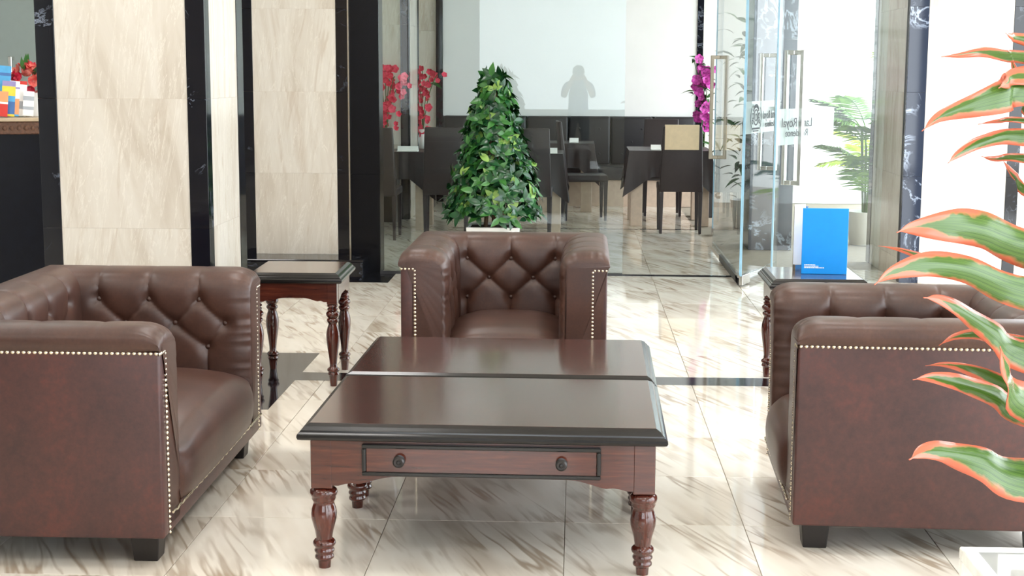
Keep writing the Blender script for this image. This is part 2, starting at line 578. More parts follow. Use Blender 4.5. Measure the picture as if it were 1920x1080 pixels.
# ------------------------------------------------------------------ stone clad pillars
def pillar(name, label, x0, x1, y0, y1, front_mat='cream_marble', strip=0.09, strip_l=None, side=None, zoff=0.776):
    """front at y0. black strips at every corner, cream panels between them with real joints"""
    p = struct(name, label)
    sl = strip if strip_l is None else strip_l
    MB().b2(x0 + 0.012, x1 - 0.012, y0 + 0.012, y1 - 0.012, 0, 3.5).build('core', 'counter_top', p)
    zs = [0.0]
    z = zoff - 0.607 * math.floor(zoff / 0.607)
    if z < 0.05: z += 0.607
    while z < 3.5:
        zs.append(z); z += 0.607
    zs.append(3.5)
    for a, b in zip(zs[:-1], zs[1:]):
        g = 0.0003
        # front cream and black
        MB().b2(x0 + sl, x1 - strip, y0 + 0.004, y0 + 0.03, a + g, b - g).build('stone_panel', 'cream_marble', p)
        MB().b2(x0, x0 + sl - 0.001, y0, y0 + 0.03, a + g, b - g).build('edge_strip', 'black_marble' if strip_l is None else 'blue_black_marble', p, bevel=0.001, seg=1)
        MB().b2(x1 - strip + 0.001, x1, y0, y0 + 0.03, a + g, b - g).build('edge_strip', 'black_marble', p, bevel=0.001, seg=1)
        for s in side or ():
            xa, xb = (x1 - 0.02, x1) if s > 0 else (x0, x0 + 0.02)
            xc, xd = (x1 - 0.02, x1 - 0.004) if s > 0 else (x0 + 0.004, x0 + 0.02)
            MB().b2(xa, xb, y0 + 0.031, y0 + strip, a + g, b - g).build('edge_strip', 'black_marble' if s > 0 else 'dark_frame', p)
            MB().b2(xc, xd, y0 + strip + 0.001, y1 - strip - 0.04, a + g, b - g).build('stone_panel', 'cream_marble', p)
            MB().b2(xa, xb, y1 - strip - 0.039, y1, a + g, b - g).build('edge_strip', 'black_marble', p)
    return p


pillar('pillar', 'cream stone pillar with black marble corners behind the long left sofa', -2.512, -1.718, 6.8, 7.58, side=(1,))
p2 = pillar('pillar', 'cream stone pillar with black ledge behind the left end table', -2.50, -1.697, 10.95, 11.7, side=(1,), zoff=0.757)
MB().b2(-1.699, -1.688, 10.945, 10.965, 0.146, 3.5).build('corner_bead', 'steel', p2)
MB().b2(-2.52, -1.556, 10.62, 11.0, 0, 0.128).build('ledge_base', 'black_marble', p2, bevel=0.003)
MB().b2(-2.53, -1.548, 10.61, 11.0, 0.128, 0.146).build('ledge_cap', 'black_marble', p2, bevel=0.004)
pillar('pillar', 'cream stone pillar with black edges behind the glass and red orchids', -2.5, -1.71, 15.1, 16.05, side=(1,))
pillar('pillar', 'brightly lit stone pillar right of the entrance doors', 2.374, 3.2, 10.75, 12.0, strip_l=0.137, side=(-1,))
pl = struct('pillar', 'blue black marble column outside behind the glass door')
for a, b in ((0, 0.9), (0.902, 1.8), (1.802, 2.7), (2.702, 3.5)):
    MB().b2(1.50, 1.87, 12.7, 13.2, a, b).build('stone_panel', 'blue_black_marble', pl, bevel=0.001, seg=1)
j = struct('trim_1', 'black stone jamb left of the glass partition')
MB().b2(-1.687, -1.47, 10.97, 11.2, 0, 0.75).build('jamb_panel', 'dark_jamb', j)
MB().b2(-1.687, -1.47, 10.97, 11.2, 0.752, 3.5).build('jamb_panel', 'dark_jamb', j)
# dining room back wall: white board, padded wainscot, black strips, cream panel
w = struct('wall_dining', 'dining room wall with white upper board and padded black wainscot')
MB().b2(-1.56, 1.39, 17.28, 17.395, 1.012, 3.5).build('white_board', 'screen_white', w)
MB().b2(-1.64, -1.562, 17.26, 17.395, 0, 3.5).build('black_strip', 'black_marble', w)
MB().b2(1.392, 1.46, 17.26, 17.395, 0, 3.5).build('black_strip', 'black_marble', w)
for a, b in ((0, 0.776), (0.778, 1.383), (1.385, 1.99), (1.992, 3.5)):
    MB().b2(-2.38, -1.642, 17.3, 17.395, a, b).build('stone_panel', 'cream_marble', w)
nb = 6
for i in range(nb):
    x0 = -1.56 + i * 2.95 / nb
    pm_ = MB().b2(x0 + 0.004, x0 + 2.95 / nb - 0.004, 17.2, 17.39, 0.45, 1.01).build('padded_panel', 'padded_black', w, smooth=40, bevel=0.03, seg=3)
    for dx, dz in ((0.13, 0.87), (0.36, 0.87), (0.245, 0.72), (0.13, 0.58), (0.36, 0.58)):
        MB().lathe([(0.0, 0.012), (0.006, 0.009), (0.008, 0.0005)], n=8).build('button', 'padded_black', pm_).matrix_local = \
            Matrix.Translation((x0 + dx, 17.2, dz)) @ Matrix.Rotation(PI / 2, 4, 'X')
b_ = thing('banquette', 'long black padded bench along the dining room back wall', 'bench', (0, 0, 0))
MB().b2(-1.5, 1.35, 16.75, 17.19, 0.30, 0.45).build('seat', 'padded_black', b_, smooth=40, bevel=0.03, seg=3)
MB().b2(-1.48, 1.33, 16.80, 17.19, 0.0, 0.30).build('base', 'beige_block', b_)


# ------------------------------------------------------------------ glass partition and doors
def pane(name, label, p0, p1, z0, z1, mat, th=0.012, kind='structure'):
    """glass pane standing between two floor points"""
    p0, p1 = Vector(p0), Vector(p1)
    d = p1 - p0
    rz = math.atan2(d.y, d.x)
    o = MB().box((d.length / 2, 0, (z0 + z1) / 2), (d.length, th, z1 - z0)).build(name, mat)
    o.location = (p0.x, p0.y, 0)
    o.rotation_euler = (0, 0, rz)
    tag(o, label, None, None, kind)
    return o


win = pane('window_1', 'large fixed glass partition pane behind the topiary', (-1.47, 10.99), (0.36, 10.99), 0.004, 3.4, 'tinted_glass')
MB().b2(-1.47, 0.36, 10.955, 10.975, 0.0, 0.02).build('threshold', 'dark_frame', tag(struct('trim_2'), 'dark floor channel under the fixed glass pane'))
tt = struct('trim_3', 'dark door threshold line across the dining room opening')
MB().b2(0.36, 1.19, 10.955, 11.0, 0.0, 0.008).build('threshold', 'black_marble', tt)
MB().b2(-1.2, 1.2, 14.30, 14.34, 0.0, 0.002).build('threshold', 'black_marble', tt)


def handle(parent, x, z0, z1, side, mat='steel', w=0.028, off=0.06):
    """D pull bolted to the pane (parent local x along the pane, y its normal)"""
    m = MB()
    m.box((x, side * off, (z0 + z1) / 2), (w, w, z1 - z0))
    for z in (z0 + 0.015, z1 - 0.015):
        m.box((x, side * off / 2, z), (w * 0.9, off, w))
    return m.build('pull_handle', mat, parent, bevel=0.003, seg=1)


def door_leaf(label, p0, p1, hx, zt=3.0, mat='clear_glass', hmat='steel', band=None, text=None, patch=0.0):
    o = pane('door_1', label, p0, p1, 0.075, zt, mat)
    L = (Vector(p1) - Vector(p0)).length
    pf = MB()
    pf.box((patch + 0.09, 0, 0.045), (0.18, 0.03, 0.072))
    f = pf.build('patch_fitting', 'steel', o, bevel=0.003, seg=1)
    MB().box((L / 2, 0, 0.055), (L, 0.014, 0.04)).build('bottom_rail', 'clear_glass', o)
    for x in (-0.002,) + ((L + 0.002,) if hx is None else ()):
        MB().box((x, 0, (zt + 0.075) / 2), (0.004, 0.013, zt - 0.075)).build('polished_edge', 'exterior_blue', o)
    if hx is not None:
        handle(o, hx, 0.80, 1.66, -1, hmat)
        handle(o, hx, 0.80, 1.66, 1, hmat)
    return o


def lettering(parent, body, x, z, size, y, mirror=True, mat='print_ink', align='CENTER'):
    cu = bpy.data.curves.new('lettering', 'FONT')
    cu.body = body
    cu.size = size
    cu.align_x = align
    cu.extrude = 0.0006
    cu.materials.append(MATS[mat])
    o = bpy.data.objects.new('lettering', cu)
    C.objects.link(o)
    o.parent = parent
    # reads correctly from outside (far side), so it is mirrored from the lobby
    o.matrix_local = Matrix.Translation((x, y, z)) @ Matrix.Rotation(PI if mirror else 0, 4, 'Z') @ Matrix.Rotation(PI / 2, 4, 'X')
    return o


def crest(parent, x, z, y, s):
    m = MB()
    def ring(cx, cz, r0, r1, a0, a1, n=18):
        vs, fs = [], []
        for k in range(n + 1):
            a = a0 + (a1 - a0) * k / n
            for r in (r0, r1):
                for yy in (-0.0006, 0.0006):
                    vs.append((cx + r * math.cos(a), yy, cz + r * math.sin(a)))
        for k in range(n):
            i = 4 * k
            fs += [(i, i + 2, i + 6, i + 4), (i + 1, i + 5, i + 7, i + 3), (i, i + 4, i + 5, i + 1), (i + 2, i + 3, i + 7, i + 6)]
        m.add(vs, fs)
    ring(0, 0, 0.026, 0.031, 0, 2 * PI, 28)
    ring(0, 0, 0.012, 0.015, 0, 2 * PI)
    for k in range(7):                                     # crown points
        a = PI * (0.2 + 0.6 * k / 6)
        m.box((0.040 * math.cos(a), 0, 0.034 * math.sin(a) + 0.010), (0.007, 0.0012, 0.014))
    for sx in (-1, 1):                                      # flourishes at both sides
        ring(sx * 0.042, 0.006, 0.009, 0.012, 0, 2 * PI, 12)
        ring(sx * 0.046, -0.016, 0.006, 0.009, 0, 2 * PI, 12)
        ring(sx * 0.020, 0.0, 0.05, 0.053, (PI * 0.75 if sx < 0 else -PI * 0.25), (PI * 1.25 if sx < 0 else PI * 0.25), 12)
    m.box((0, 0, -0.042), (0.10, 0.0012, 0.006))
    m.box((0, 0, -0.051), (0.07, 0.0012, 0.004))
    o = m.build('crest', 'print_ink', parent)
    o.matrix_local = Matrix.Translation((x, y, z)) @ Matrix.Scale(s, 4)
    return o


# leaf A swung outwards, its hinge corner toward the lobby
dA = door_leaf('clear glass entrance door leaf with steel pull and crest, nearest the dining room', (1.19, 10.46), (1.555, 11.32), 0.60, mat='door_glass')
dA.name = 'door_1'
MB().box((0.475, 0.008, 1.20), (0.94, 0.002, 0.23)).build('frosted_band', 'frosted_film', dA)
crest(dA, 0.25, 1.20, -0.0075, 1.9)
lettering(dA, 'Land Royal', 0.62, 1.185, 0.085, -0.0075)
lettering(dA, 'Residence', 0.62, 1.125, 0.065, -0.0075)
# leaf B swung into the lobby
dB = door_leaf('clear glass entrance door leaf swung into the lobby with mirrored lettering', (1.262, 9.38), (2.15, 10.42), 0.20)
dB.name = 'door_2'
MB().box((0.36, 0.008, 1.175), (0.70, 0.002, 0.23)).build('frosted_band', 'frosted_film', dB)
lettering(dB, 'Land Royal', 0.235, 1.175, 0.082, -0.0075)
lettering(dB, 'Residence', 0.235, 1.115, 0.066, -0.0075)
# side glass running back from the doors, with the dining room door handle
dC = door_leaf('glass side door standing open along the dining room passage', (1.19, 10.52), (1.19, 12.62), 1.9, mat='door_glass', hmat='bronze_metal')
dC.name = 'door_3'
MB().box((0.7, 0, 0.03), (1.4, 0.03, 0.05)).build('floor_closer', 'dark_frame', dC)
dD = door_leaf('narrow glass door panel in front of the magenta orchid', (1.29, 13.76), (1.41, 14.5), None)
dD.name = 'door_4'
MB().lathe([(0, 0.012), (0.02, 0.03), (0.05, 0.03), (0.055, 0.01)], n=14).build('door_knob', 'steel', dD).matrix_local = Matrix.Translation((0.05, -0.01, 0.38)) @ Matrix.Rotation(PI / 2, 4, 'X')


# ------------------------------------------------------------------ tufted seating
def seg_dist(U, V, a, b):
    ax, ay = a; bx, by = b
    dx, dy = bx - ax, by - ay
    L2 = dx * dx + dy * dy + 1e-12
    t_ = np.clip(((U - ax) * dx + (V - ay) * dy) / L2, 0, 1)
    return np.hypot(U - ax - t_ * dx, V - ay - t_ * dy)


# pad profile: (inward offset from the outer face, height); runs from the nail line over the roll down to the seat
PROFILE = [(0.000, 0.676), (-0.010, 0.688), (-0.013, 0.705), (-0.008, 0.724), (0.008, 0.741), (0.035, 0.750), (0.075, 0.753),
           (0.115, 0.750), (0.152, 0.740), (0.180, 0.720), (0.196, 0.692), (0.202, 0.655), (0.203, 0.60), (0.203, 0.53), (0.203, 0.46), (0.203, 0.39), (0.203, 0.33), (0.203, 0.26), (0.203, 0.17)]


def resample(prof, n):
    P = np.array(prof)
    # Catmull-like smoothing through dense linear interpolation
    d = np.r_[0, np.cumsum(np.hypot(*np.diff(P, axis=0).T))]
    s = np.linspace(0, d[-1], n)
    X = np.interp(s, d, P[:, 0]); Z = np.interp(s, d, P[:, 1])
    for _ in range(2):
        X[1:-1] = (X[:-2] + 2 * X[1:-1] + X[2:]) / 4
        Z[1:-1] = (Z[:-2] + 2 * Z[1:-1] + Z[2:]) / 4
    return X, Z, s


NV = 78
PX, PZ, PS = resample(PROFILE, NV)
NRM_X = np.gradient(PX, PS); NRM_Z = np.gradient(PZ, PS)
NX, NZ = -NRM_Z, NRM_X           # outward normal of the pad (o, z)
ROWS_Z = (0.640, 0.548, 0.455)


def v_at(z):
    k = np.where(PX > 0.12)[0]
    return float(np.interp(-z, -PZ[k], PS[k]))


ROWS_V = [v_at(z) for z in ROWS_Z]
V_ROLL = float(PS[np.argmin(np.abs(PX + 0.0) + np.abs(PZ - 0.676))])


def tufts(U, V, rows):
    """rows: list of lists of button u positions for the three rows"""
    segs = []
    for r in range(len(rows) - 1):
        for a in rows[r]:
            for b in rows[r + 1]:
                if abs(a - b) < 0.16:
                    segs.append(((a, ROWS_V[r]), (b, ROWS_V[r + 1])))
    for a in rows[0]:
        segs.append(((a, 0.015), (a, ROWS_V[0])))
    for a in rows[-1]:
        segs.append(((a, ROWS_V[-1]), (a, PS[-1])))
    d = np.full(U.shape, 9.0)
    for s, e in segs[:]:
        d = np.minimum(d, seg_dist(U, V, s, e))
    seam_w = np.clip((V - 0.14) / 0.14, 0.05, 1.0)         # seams over the roll stay shallow
    h = 0.012 * seam_w * (1 - np.exp(-(d / 0.020))) - 0.006 * seam_w
    h -= 0.003 * np.exp(-(d / 0.005) ** 2) * np.maximum(seam_w, 0.3)
    for r, us in enumerate(rows):
        for u in us:
            rr = np.hypot(U - u, V - ROWS_V[r])
            h -= 0.016 * np.exp(-(rr / 0.026) ** 2)
    return h


def pad(name, parent, length, kind, rows, mat_fn, du=0.010, wrinkle=True, seed=0):
    """kind 'arm': front end rounded at u=0, mitred at u=length. kind 'back': mitred at both ends.
    mat_fn(u, o, z) -> local coordinates"""
    n = int(length / du)
    if kind == 'arm':
        rr = 0.085
        ulist = np.r_[0.0, 0.002, 0.005, 0.010, 0.017, 0.026, 0.037, 0.050, 0.066, np.linspace(rr, length, n)]
    else:
        ulist = np.linspace(0, length, n)
    T = ulist / length
    nu = len(ulist)
    U = np.zeros((nu, NV)); O = np.tile(PX, (nu, 1)); Z = np.tile(PZ, (nu, 1)); V = np.tile(PS, (nu, 1))
    for j_ in range(NV):
        if kind == 'arm':
            end = length - PX[j_]
            k = np.clip((ulist - 0.1) / (length - 0.1), 0, 1)
            U[:, j_] = np.where(ulist < 0.1, ulist, 0.1 + k * (end - 0.1))
        else:
            U[:, j_] = PX[j_] + T * (length - 2 * PX[j_])
    h = tufts(U, V, rows)
    if wrinkle and kind == 'arm':
        ph = seed * 1.7
        h += -0.006 * np.exp(-(U / 0.06) ** 2) * (0.5 + 0.5 * np.sin(V * 150 + ph + 2.0 * np.sin(V * 40))) ** 3
    O = O + NX * h; Z = Z + NZ * h
    if kind == 'arm':
        # rounded front: pull the section toward its core near the front
        c_o, c_z = 0.10, 0.60
        k = np.clip(1 - U / rr, 0, 1)
        ins = rr * (1 - np.sqrt(np.clip(1 - k ** 2, 0, 1))) * 0.58
        inn = np.clip((O - 0.07) / 0.12, 0, 1)
        O = O - inn * ins * 0.55
        Z = Z - np.clip((Z - 0.676) / 0.077, 0, 1.1) * ins
    P = np.zeros((nu, NV, 3))
    for i in range(nu):
        for j_ in range(NV):
            P[i, j_] = mat_fn(U[i, j_], O[i, j_], Z[i, j_])
    me = grid_mesh(name, P)
    bm = bmesh.new(); bm.from_mesh(me)
    bm.verts.ensure_lookup_table()
    if kind == 'arm':                                        # close the front end
        try:
            rim_v = [bm.verts[j_] for j_ in range(NV)]
            ex = [bm.verts.new(mat_fn(0.004, o_, z_)) for o_, z_ in ((0.185, 0.12), (0.05, 0.12), (0.05, 0.668))]
            cap = bm.faces.new(rim_v + ex)
            cap.smooth = False
            bmesh.ops.triangulate(bm, faces=[cap])
        except ValueError:
            pass
    bmesh.ops.recalc_face_normals(bm, faces=bm.faces)
    bm.to_mesh(me); bm.free()
    me.set_sharp_from_angle(angle=math.radians(55))
    o = link(name, me, 'leather', parent)
    # buttons
    for r, us in enumerate(rows):
        for u in us:
            o_ = float(np.interp(ROWS_V[r], PS, PX)); z_ = float(np.interp(ROWS_V[r], PS, PZ))
            nx = float(np.interp(ROWS_V[r], PS, NX)); nz = float(np.interp(ROWS_V[r], PS, NZ))
            hh = float(tufts(np.array([u]), np.array([ROWS_V[r]]), rows)[0]) + 0.003
            p0 = Vector(mat_fn(u, o_ + nx * hh, z_ + nz * hh))
            p1 = Vector(mat_fn(u, o_ + nx * (hh + 1), z_ + nz * (hh + 1)))
            q = Vector((0, 0, 1)).rotation_difference((p1 - p0).normalized())
            link('button', BUTTON, None, o, Matrix.Translation(p0) @ q.to_matrix().to_4x4())
    return o


BUTTON = MB().lathe([(-0.004, 0.0105), (0.0, 0.0115), (0.004, 0.0095), (0.007, 0.005), (0.008, 0.0005)], n=12).mesh('button', 40)
BUTTON.materials.append(MATS['leather'])


def nail_row(m, pts, nrm, step=0.0165, r=0.0065):
    """half dome nails along a polyline"""
    pts = [Vector(p) for p in pts]
    L = [0]
    for a, b in zip(pts[:-1], pts[1:]):
        L.append(L[-1] + (b - a).length)
    n = int(L[-1] / step)
    nrm = Vector(nrm).normalized()
    a = nrm.orthogonal().normalized(); b = nrm.cross(a)
    for i in range(n + 1):
        s = L[-1] * i / n
        k = max(j_ for j_ in range(len(L)) if L[j_] <= s + 1e-9)
        k = min(k, len(pts) - 2)
        p = pts[k].lerp(pts[k + 1], (s - L[k]) / (L[k + 1] - L[k]))
        vs = [p + (a * math.cos(t_) + b * math.sin(t_)) * r for t_ in [2 * PI * q / 7 for q in range(7)]]
        vs += [p + nrm * 0.003 + (a * math.cos(t_) + b * math.sin(t_)) * r * 0.72 for t_ in [2 * PI * q / 7 for q in range(7)]]
        vs.append(p + nrm * 0.0055)
        fs = [(q, (q + 1) % 7, 7 + (q + 1) % 7, 7 + q) for q in range(7)] + [(7 + q, 7 + (q + 1) % 7, 14) for q in range(7)]
        m.add(vs, fs)


def rows_arm(D):
    n = 4 if D > 0.83 else 3
    return [[0.20 + 0.195 * k for k in range(3)], [0.10 + 0.195 * k for k in range(3)], [0.17 + 0.195 * k for k in range(3)]]


def tufted_seat(name, label, cat, loc, rz, W, D=0.85, nback=3):
    """faces -Y locally; origin on the floor at the centre of the front edge"""
    t_ = thing(name, label, cat, loc, rz)
    hw, sh = W / 2, 0.062
    # outer shell: side panels, back panel
    for s in (-1, 1):
        x0, x1 = (s * hw, s * (hw - sh))
        m = MB().b2(min(x0, x1), max(x0, x1), 0.004, D, 0.095, 0.678)
        m.build('side_panel', 'leather_panel', t_, smooth=40, bevel=0.008, seg=3)
    MB().b2(-hw + 0.01, hw - 0.01, D - sh, D, 0.095, 0.678).build('back_panel', 'leather_panel', t_, smooth=40, bevel=0.008, seg=3)
    MB().b2(-hw + sh, hw - sh, 0.004, 0.30, 0.095, 0.165).build('front_rail', 'leather_panel', t_, smooth=40, bevel=0.006, seg=2)
    MB().b2(-hw + sh, hw - sh, 0.30, D - sh, 0.10, 0.14).build('base_board', 'dark_leg', t_)
    # pads
    arm = rows_arm(D)
    pad('armrest', t_, D, 'arm', arm, lambda u, o, z: (-hw + o, u + 0.0, z), seed=1)
    pad('armrest', t_, D, 'arm', arm, lambda u, o, z: (hw - o, u + 0.0, z), seed=2)
    sp = 0.21
    full = [W / 2 + (k - (nback - 1) / 2) * sp for k in range(nback)]
    half = [W / 2 + (k - (nback - 2) / 2) * sp for k in range(nback - 1)]
    pad('backrest', t_, W, 'back', [full, half, full], lambda u, o, z: (-hw + u, D - o, z))
    # seat: crowned cushion, front bulging over the rail
    sw = W - 2 * 0.196
    nx_, ny_ = max(28, int(sw / 0.02)), 60
    P = np.zeros((nx_, ny_, 3))
    # profile from the rail up the front, over the edge, back along the top
    prof = [(-0.004, 0.166), (-0.016, 0.20), (-0.022, 0.25), (-0.020, 0.30), (-0.006, 0.345), (0.03, 0.385), (0.09, 0.405), (0.2, 0.418), (0.35, 0.425), (0.5, 0.418), (D - 0.19, 0.395)]
    Pp = np.array(prof)
    dd = np.r_[0, np.cumsum(np.hypot(*np.diff(Pp, axis=0).T))]
    ss = np.r_[np.linspace(0, 0.30, 36), np.linspace(0.31, dd[-1], ny_ - 36)]
    yy = np.interp(ss, dd, Pp[:, 0]); zz = np.interp(ss, dd, Pp[:, 1])
    for _ in range(3):
        yy[1:-1] = (yy[:-2] + 2 * yy[1:-1] + yy[2:]) / 4
        zz[1:-1] = (zz[:-2] + 2 * zz[1:-1] + zz[2:]) / 4
    for i in range(nx_):
        a = -1 + 2 * i / (nx_ - 1)
        e = 1 - abs(a) ** 4
        x = a * (sw / 2 + 0.012)
        for j_ in range(ny_):
            top = np.clip((zz[j_] - 0.20) / 0.2, 0, 1)
            yf_ = yy[j_] - 0.010 * e * (1 - top)
            if yf_ < 0.010: yf_ = yf_ + abs(a) ** 14 * (0.010 - yf_)
            P[i, j_] = (x, yf_, zz[j_] - 0.045 * (1 - e) * top - 0.012 * abs(a) ** 2 * top)
    me = grid_mesh('seat', P)
    bm = bmesh.new(); bm.from_mesh(me); bmesh.ops.recalc_face_normals(bm, faces=bm.faces); bm.to_mesh(me); bm.free()
    link('seat', me, 'leather', t_)
    # piping over the front rail
    m = MB()
    pts = [(-hw + sh + (W - 2 * sh) * k / 60, -0.008 + 0.0015 * math.sin(k * 1.9), 0.163 + 0.0025 * math.sin(k * 2.3)) for k in range(61)]
    m.tube(pts, 0.0042, 6)
    m.build('piping', 'nail_brass', t_, smooth=60)
    # nailheads
    m = MB()
    for s in (-1, 1):
        nail_row(m, [(s * hw, 0.012, 0.672), (s * hw, D - 0.01, 0.672)], (s, 0, 0))
        nail_row(m, [(s * (hw - 0.004), 0.003, 0.670), (s * (hw - sh), 0.003, 0.670), (s * (hw - sh), 0.003, 0.10)], (0, -1, 0))
    tag(m.build('nailhead_trim', 'nail_brass', t_, smooth=60), kind='stuff')
    # feet
    for sx in (-1, 1):
        for fy in (0.085, D - 0.085):
            MB().box((sx * (hw - 0.11), fy, 0.048), (0.092, 0.092, 0.096), taper=0.82).build('leg', 'dark_leg', t_, bevel=0.004, seg=2)
    return t_


tufted_seat('tufted_sofa', 'long brown leather tufted sofa at the left edge with nailhead trim', 'sofa', (-1.243, 4.995, 0), PI / 2 + math.radians(0.4), 1.45, 0.86, 5)
tufted_seat('tufted_armchair', 'brown leather tufted armchair facing the camera behind the coffee tables', 'armchair', (-0.305, 6.25, 0), math.radians(-0.4), 0.893, 0.83, 3)
tufted_seat('tufted_armchair', 'brown leather tufted armchair at the right edge behind the red edged leaves', 'armchair', (0.712, 4.985, 0), -PI / 2 + math.radians(-2.2), 0.93, 0.88, 3)


# ------------------------------------------------------------------ tables with turned legs
def ring_strip(m, w, d, prof):
    """moulding profile (outset, z) swept round a rectangle w x d"""
    n = len(prof)
    vs, fs = [], []
    for sx, sy in ((-1, -1), (1, -1), (1, 1), (-1, 1)):
        for o, z in prof:
            vs.append((sx * (w / 2 + o), sy * (d / 2 + o), z))
    for c_ in range(4):
        c2 = (c_ + 1) % 4
        for i in range(n - 1):
            fs.append((c_ * n + i, c2 * n + i, c2 * n + i + 1, c_ * n + i + 1))
    fs.append(tuple(c_ * n + n - 1 for c_ in range(4)))
    fs.append(tuple(c_ * n for c_ in (3, 2, 1, 0)))
    m.add(vs, fs)


def scallop(a, b, z_top, z_low, z_mid, n=44, side=0.13):
    """apron outline: low beside the legs, small ogee, then raised in the middle"""
    L = b - a
    pts = []
    for k in range(n + 1):
        t_ = k / n
        e = min(t_, 1 - t_) * L
        s1, s2 = side * 0.45, side
        if e < s1 * 0.5:
            z = z_low
        elif e < s1:
            q = (e - s1 * 0.5) / (s1 * 0.5)
            z = z_low + (z_mid - z_low) * 0.30 * math.sin(q * PI / 2)
        elif e < s1 * 1.7:
            q = (e - s1) / (s1 * 0.7)
            z = z_low + (z_mid - z_low) * (0.30 - 0.10 * math.sin(q * PI))
        elif e < s2 * 1.6:
            q = (e - s1 * 1.7) / (s2 * 1.6 - s1 * 1.7)
            z = z_low + (z_mid - z_low) * (0.30 + 0.70 * math.sin(q * PI / 2))
        else:
            z = z_mid
        pts.append((a + L * t_, z))
    return [(a, z_top)] + pts + [(b, z_top)]


LEG_C = [(0.257, 0.026), (0.253, 0.034), (0.247, 0.041), (0.238, 0.0425), (0.230, 0.040), (0.225, 0.036), (0.219, 0.037), (0.212, 0.034), (0.207, 0.031),
         (0.200, 0.033), (0.188, 0.037), (0.172, 0.0395), (0.156, 0.0385), (0.138, 0.034), (0.118, 0.0285), (0.100, 0.0255), (0.092, 0.025), (0.089, 0.029),
         (0.084, 0.034), (0.078, 0.0355), (0.072, 0.034), (0.067, 0.029), (0.062, 0.028), (0.057, 0.031), (0.052, 0.031), (0.047, 0.0265), (0.042, 0.027), (0.037, 0.0295),
         (0.031, 0.0295), (0.027, 0.025), (0.024, 0.0205), (0.0, 0.0185)]
LEG_E = [(0.402, 0.020), (0.398, 0.026), (0.392, 0.027), (0.388, 0.021), (0.384, 0.021), (0.380, 0.026), (0.374, 0.026), (0.370, 0.021), (0.365, 0.028), (0.357, 0.033), (0.348, 0.032),
         (0.340, 0.026), (0.334, 0.022), (0.329, 0.028), (0.322, 0.030), (0.316, 0.027), (0.311, 0.022), (0.303, 0.0215), (0.290, 0.026), (0.270, 0.031), (0.250, 0.033), (0.225, 0.032), (0.190, 0.0275),
         (0.150, 0.0215), (0.115, 0.0178), (0.096, 0.0175), (0.092, 0.021), (0.086, 0.029), (0.079, 0.0305), (0.073, 0.027), (0.069, 0.023), (0.065, 0.026), (0.058, 0.0275), (0.053, 0.0235), (0.048, 0.021),
         (0.030, 0.0195), (0.0, 0.0165)]


def turned_table(name, label, cat, loc, rz, W, D, H, apron_low, apron_mid, leg_prof, blk, drawer=False, over=0.035):
    t_ = thing(name, label, cat, loc, rz)
    m = MB()
    top = MB().b2(-W / 2 + 0.034, W / 2 - 0.034, -D / 2 + 0.034, D / 2 - 0.034, H - 0.012, H).build('tabletop', 'top_wood', t_, bevel=0.0015, seg=1)
    ring_strip(m, W, D, [(-0.06, H - 0.05), (-0.012, H - 0.05), (-0.003, H - 0.046), (0.0, H - 0.039), (-0.001, H - 0.031), (-0.006, H - 0.026), (-0.010, H - 0.024),
                         (-0.011, H - 0.019), (-0.015, H - 0.017), (-0.021, H - 0.008), (-0.034, H - 0.001)])
    m.build('edge_moulding', 'black_lacquer', top, smooth=25)
    zb = H - 0.049
    lx, ly = W / 2 - over - blk / 2, D / 2 - over - blk / 2
    z_blk = leg_prof[0][0]
    for sx in (-1, 1):
        for sy in (-1, 1):
            mm = MB().box((sx * lx, sy * ly, (zb + z_blk) / 2), (blk, blk, zb - z_blk))
            lg = mm.build('leg', 'red_wood', t_, bevel=0.004, seg=2)
            MB().lathe(leg_prof, (sx * lx, sy * ly, 0), 24).build('turning', 'turned_wood', lg, smooth=50)
    th = 0.018
    for s in (-1, 1):
        MB().prism(scallop(-lx + blk / 2 - 0.002, lx - blk / 2 + 0.002, zb, apron_low, apron_mid, side=0.13 if W > 0.8 else 0.075), 'y', s * (ly + blk / 2 - 0.008) - th / 2, s * (ly + blk / 2 - 0.008) + th / 2).build('apron', 'red_wood', t_)
        MB().prism(scallop(-ly + blk / 2 - 0.002, ly - blk / 2 + 0.002, zb, apron_low, apron_mid, side=0.10 if W > 0.8 else 0.075), 'x', s * (lx + blk / 2 - 0.008) - th / 2, s * (lx + blk / 2 - 0.008) + th / 2).build('apron', 'red_wood', t_)
    if drawer:
        yf = -(ly + blk / 2 - 0.008) - th / 2
        x0, x1, z0, z1 = -0.362, 0.358, apron_mid + 0.004, zb - 0.012
        dr = MB().b2(x0 + 0.012, x1 - 0.012, yf - 0.010, yf + 0.004, z0 + 0.01, z1 - 0.01).build('drawer', 'red_wood', t_, bevel=0.002, seg=1)
        fm = MB()
        for a in ((x0, x1, z0, z0 + 0.013), (x0, x1, z1 - 0.013, z1), (x0, x0 + 0.013, z0 + 0.013, z1 - 0.013), (x1 - 0.013, x1, z0 + 0.013, z1 - 0.013)):
            fm.b2(a[0], a[1], yf - 0.016, yf + 0.002, a[2], a[3])
        fm.build('drawer_frame', 'black_lacquer', dr, bevel=0.004, seg=2)
        for kx in (-0.248, 0.240):
            kb = MB().lathe([(0, 0.017), (0.004, 0.018), (0.006, 0.010), (0.014, 0.008), (0.018, 0.015), (0.023, 0.0175), (0.027, 0.013), (0.0265, 0.007), (0.030, 0.005), (0.031, 0.0005)], n=20).build('knob', 'knob_metal', dr, smooth=45)
            kb.matrix_local = Matrix.Translation((kx, yf - 0.010, (z0 + z1) / 2)) @ Matrix.Rotation(PI / 2, 4, 'X')
    return t_


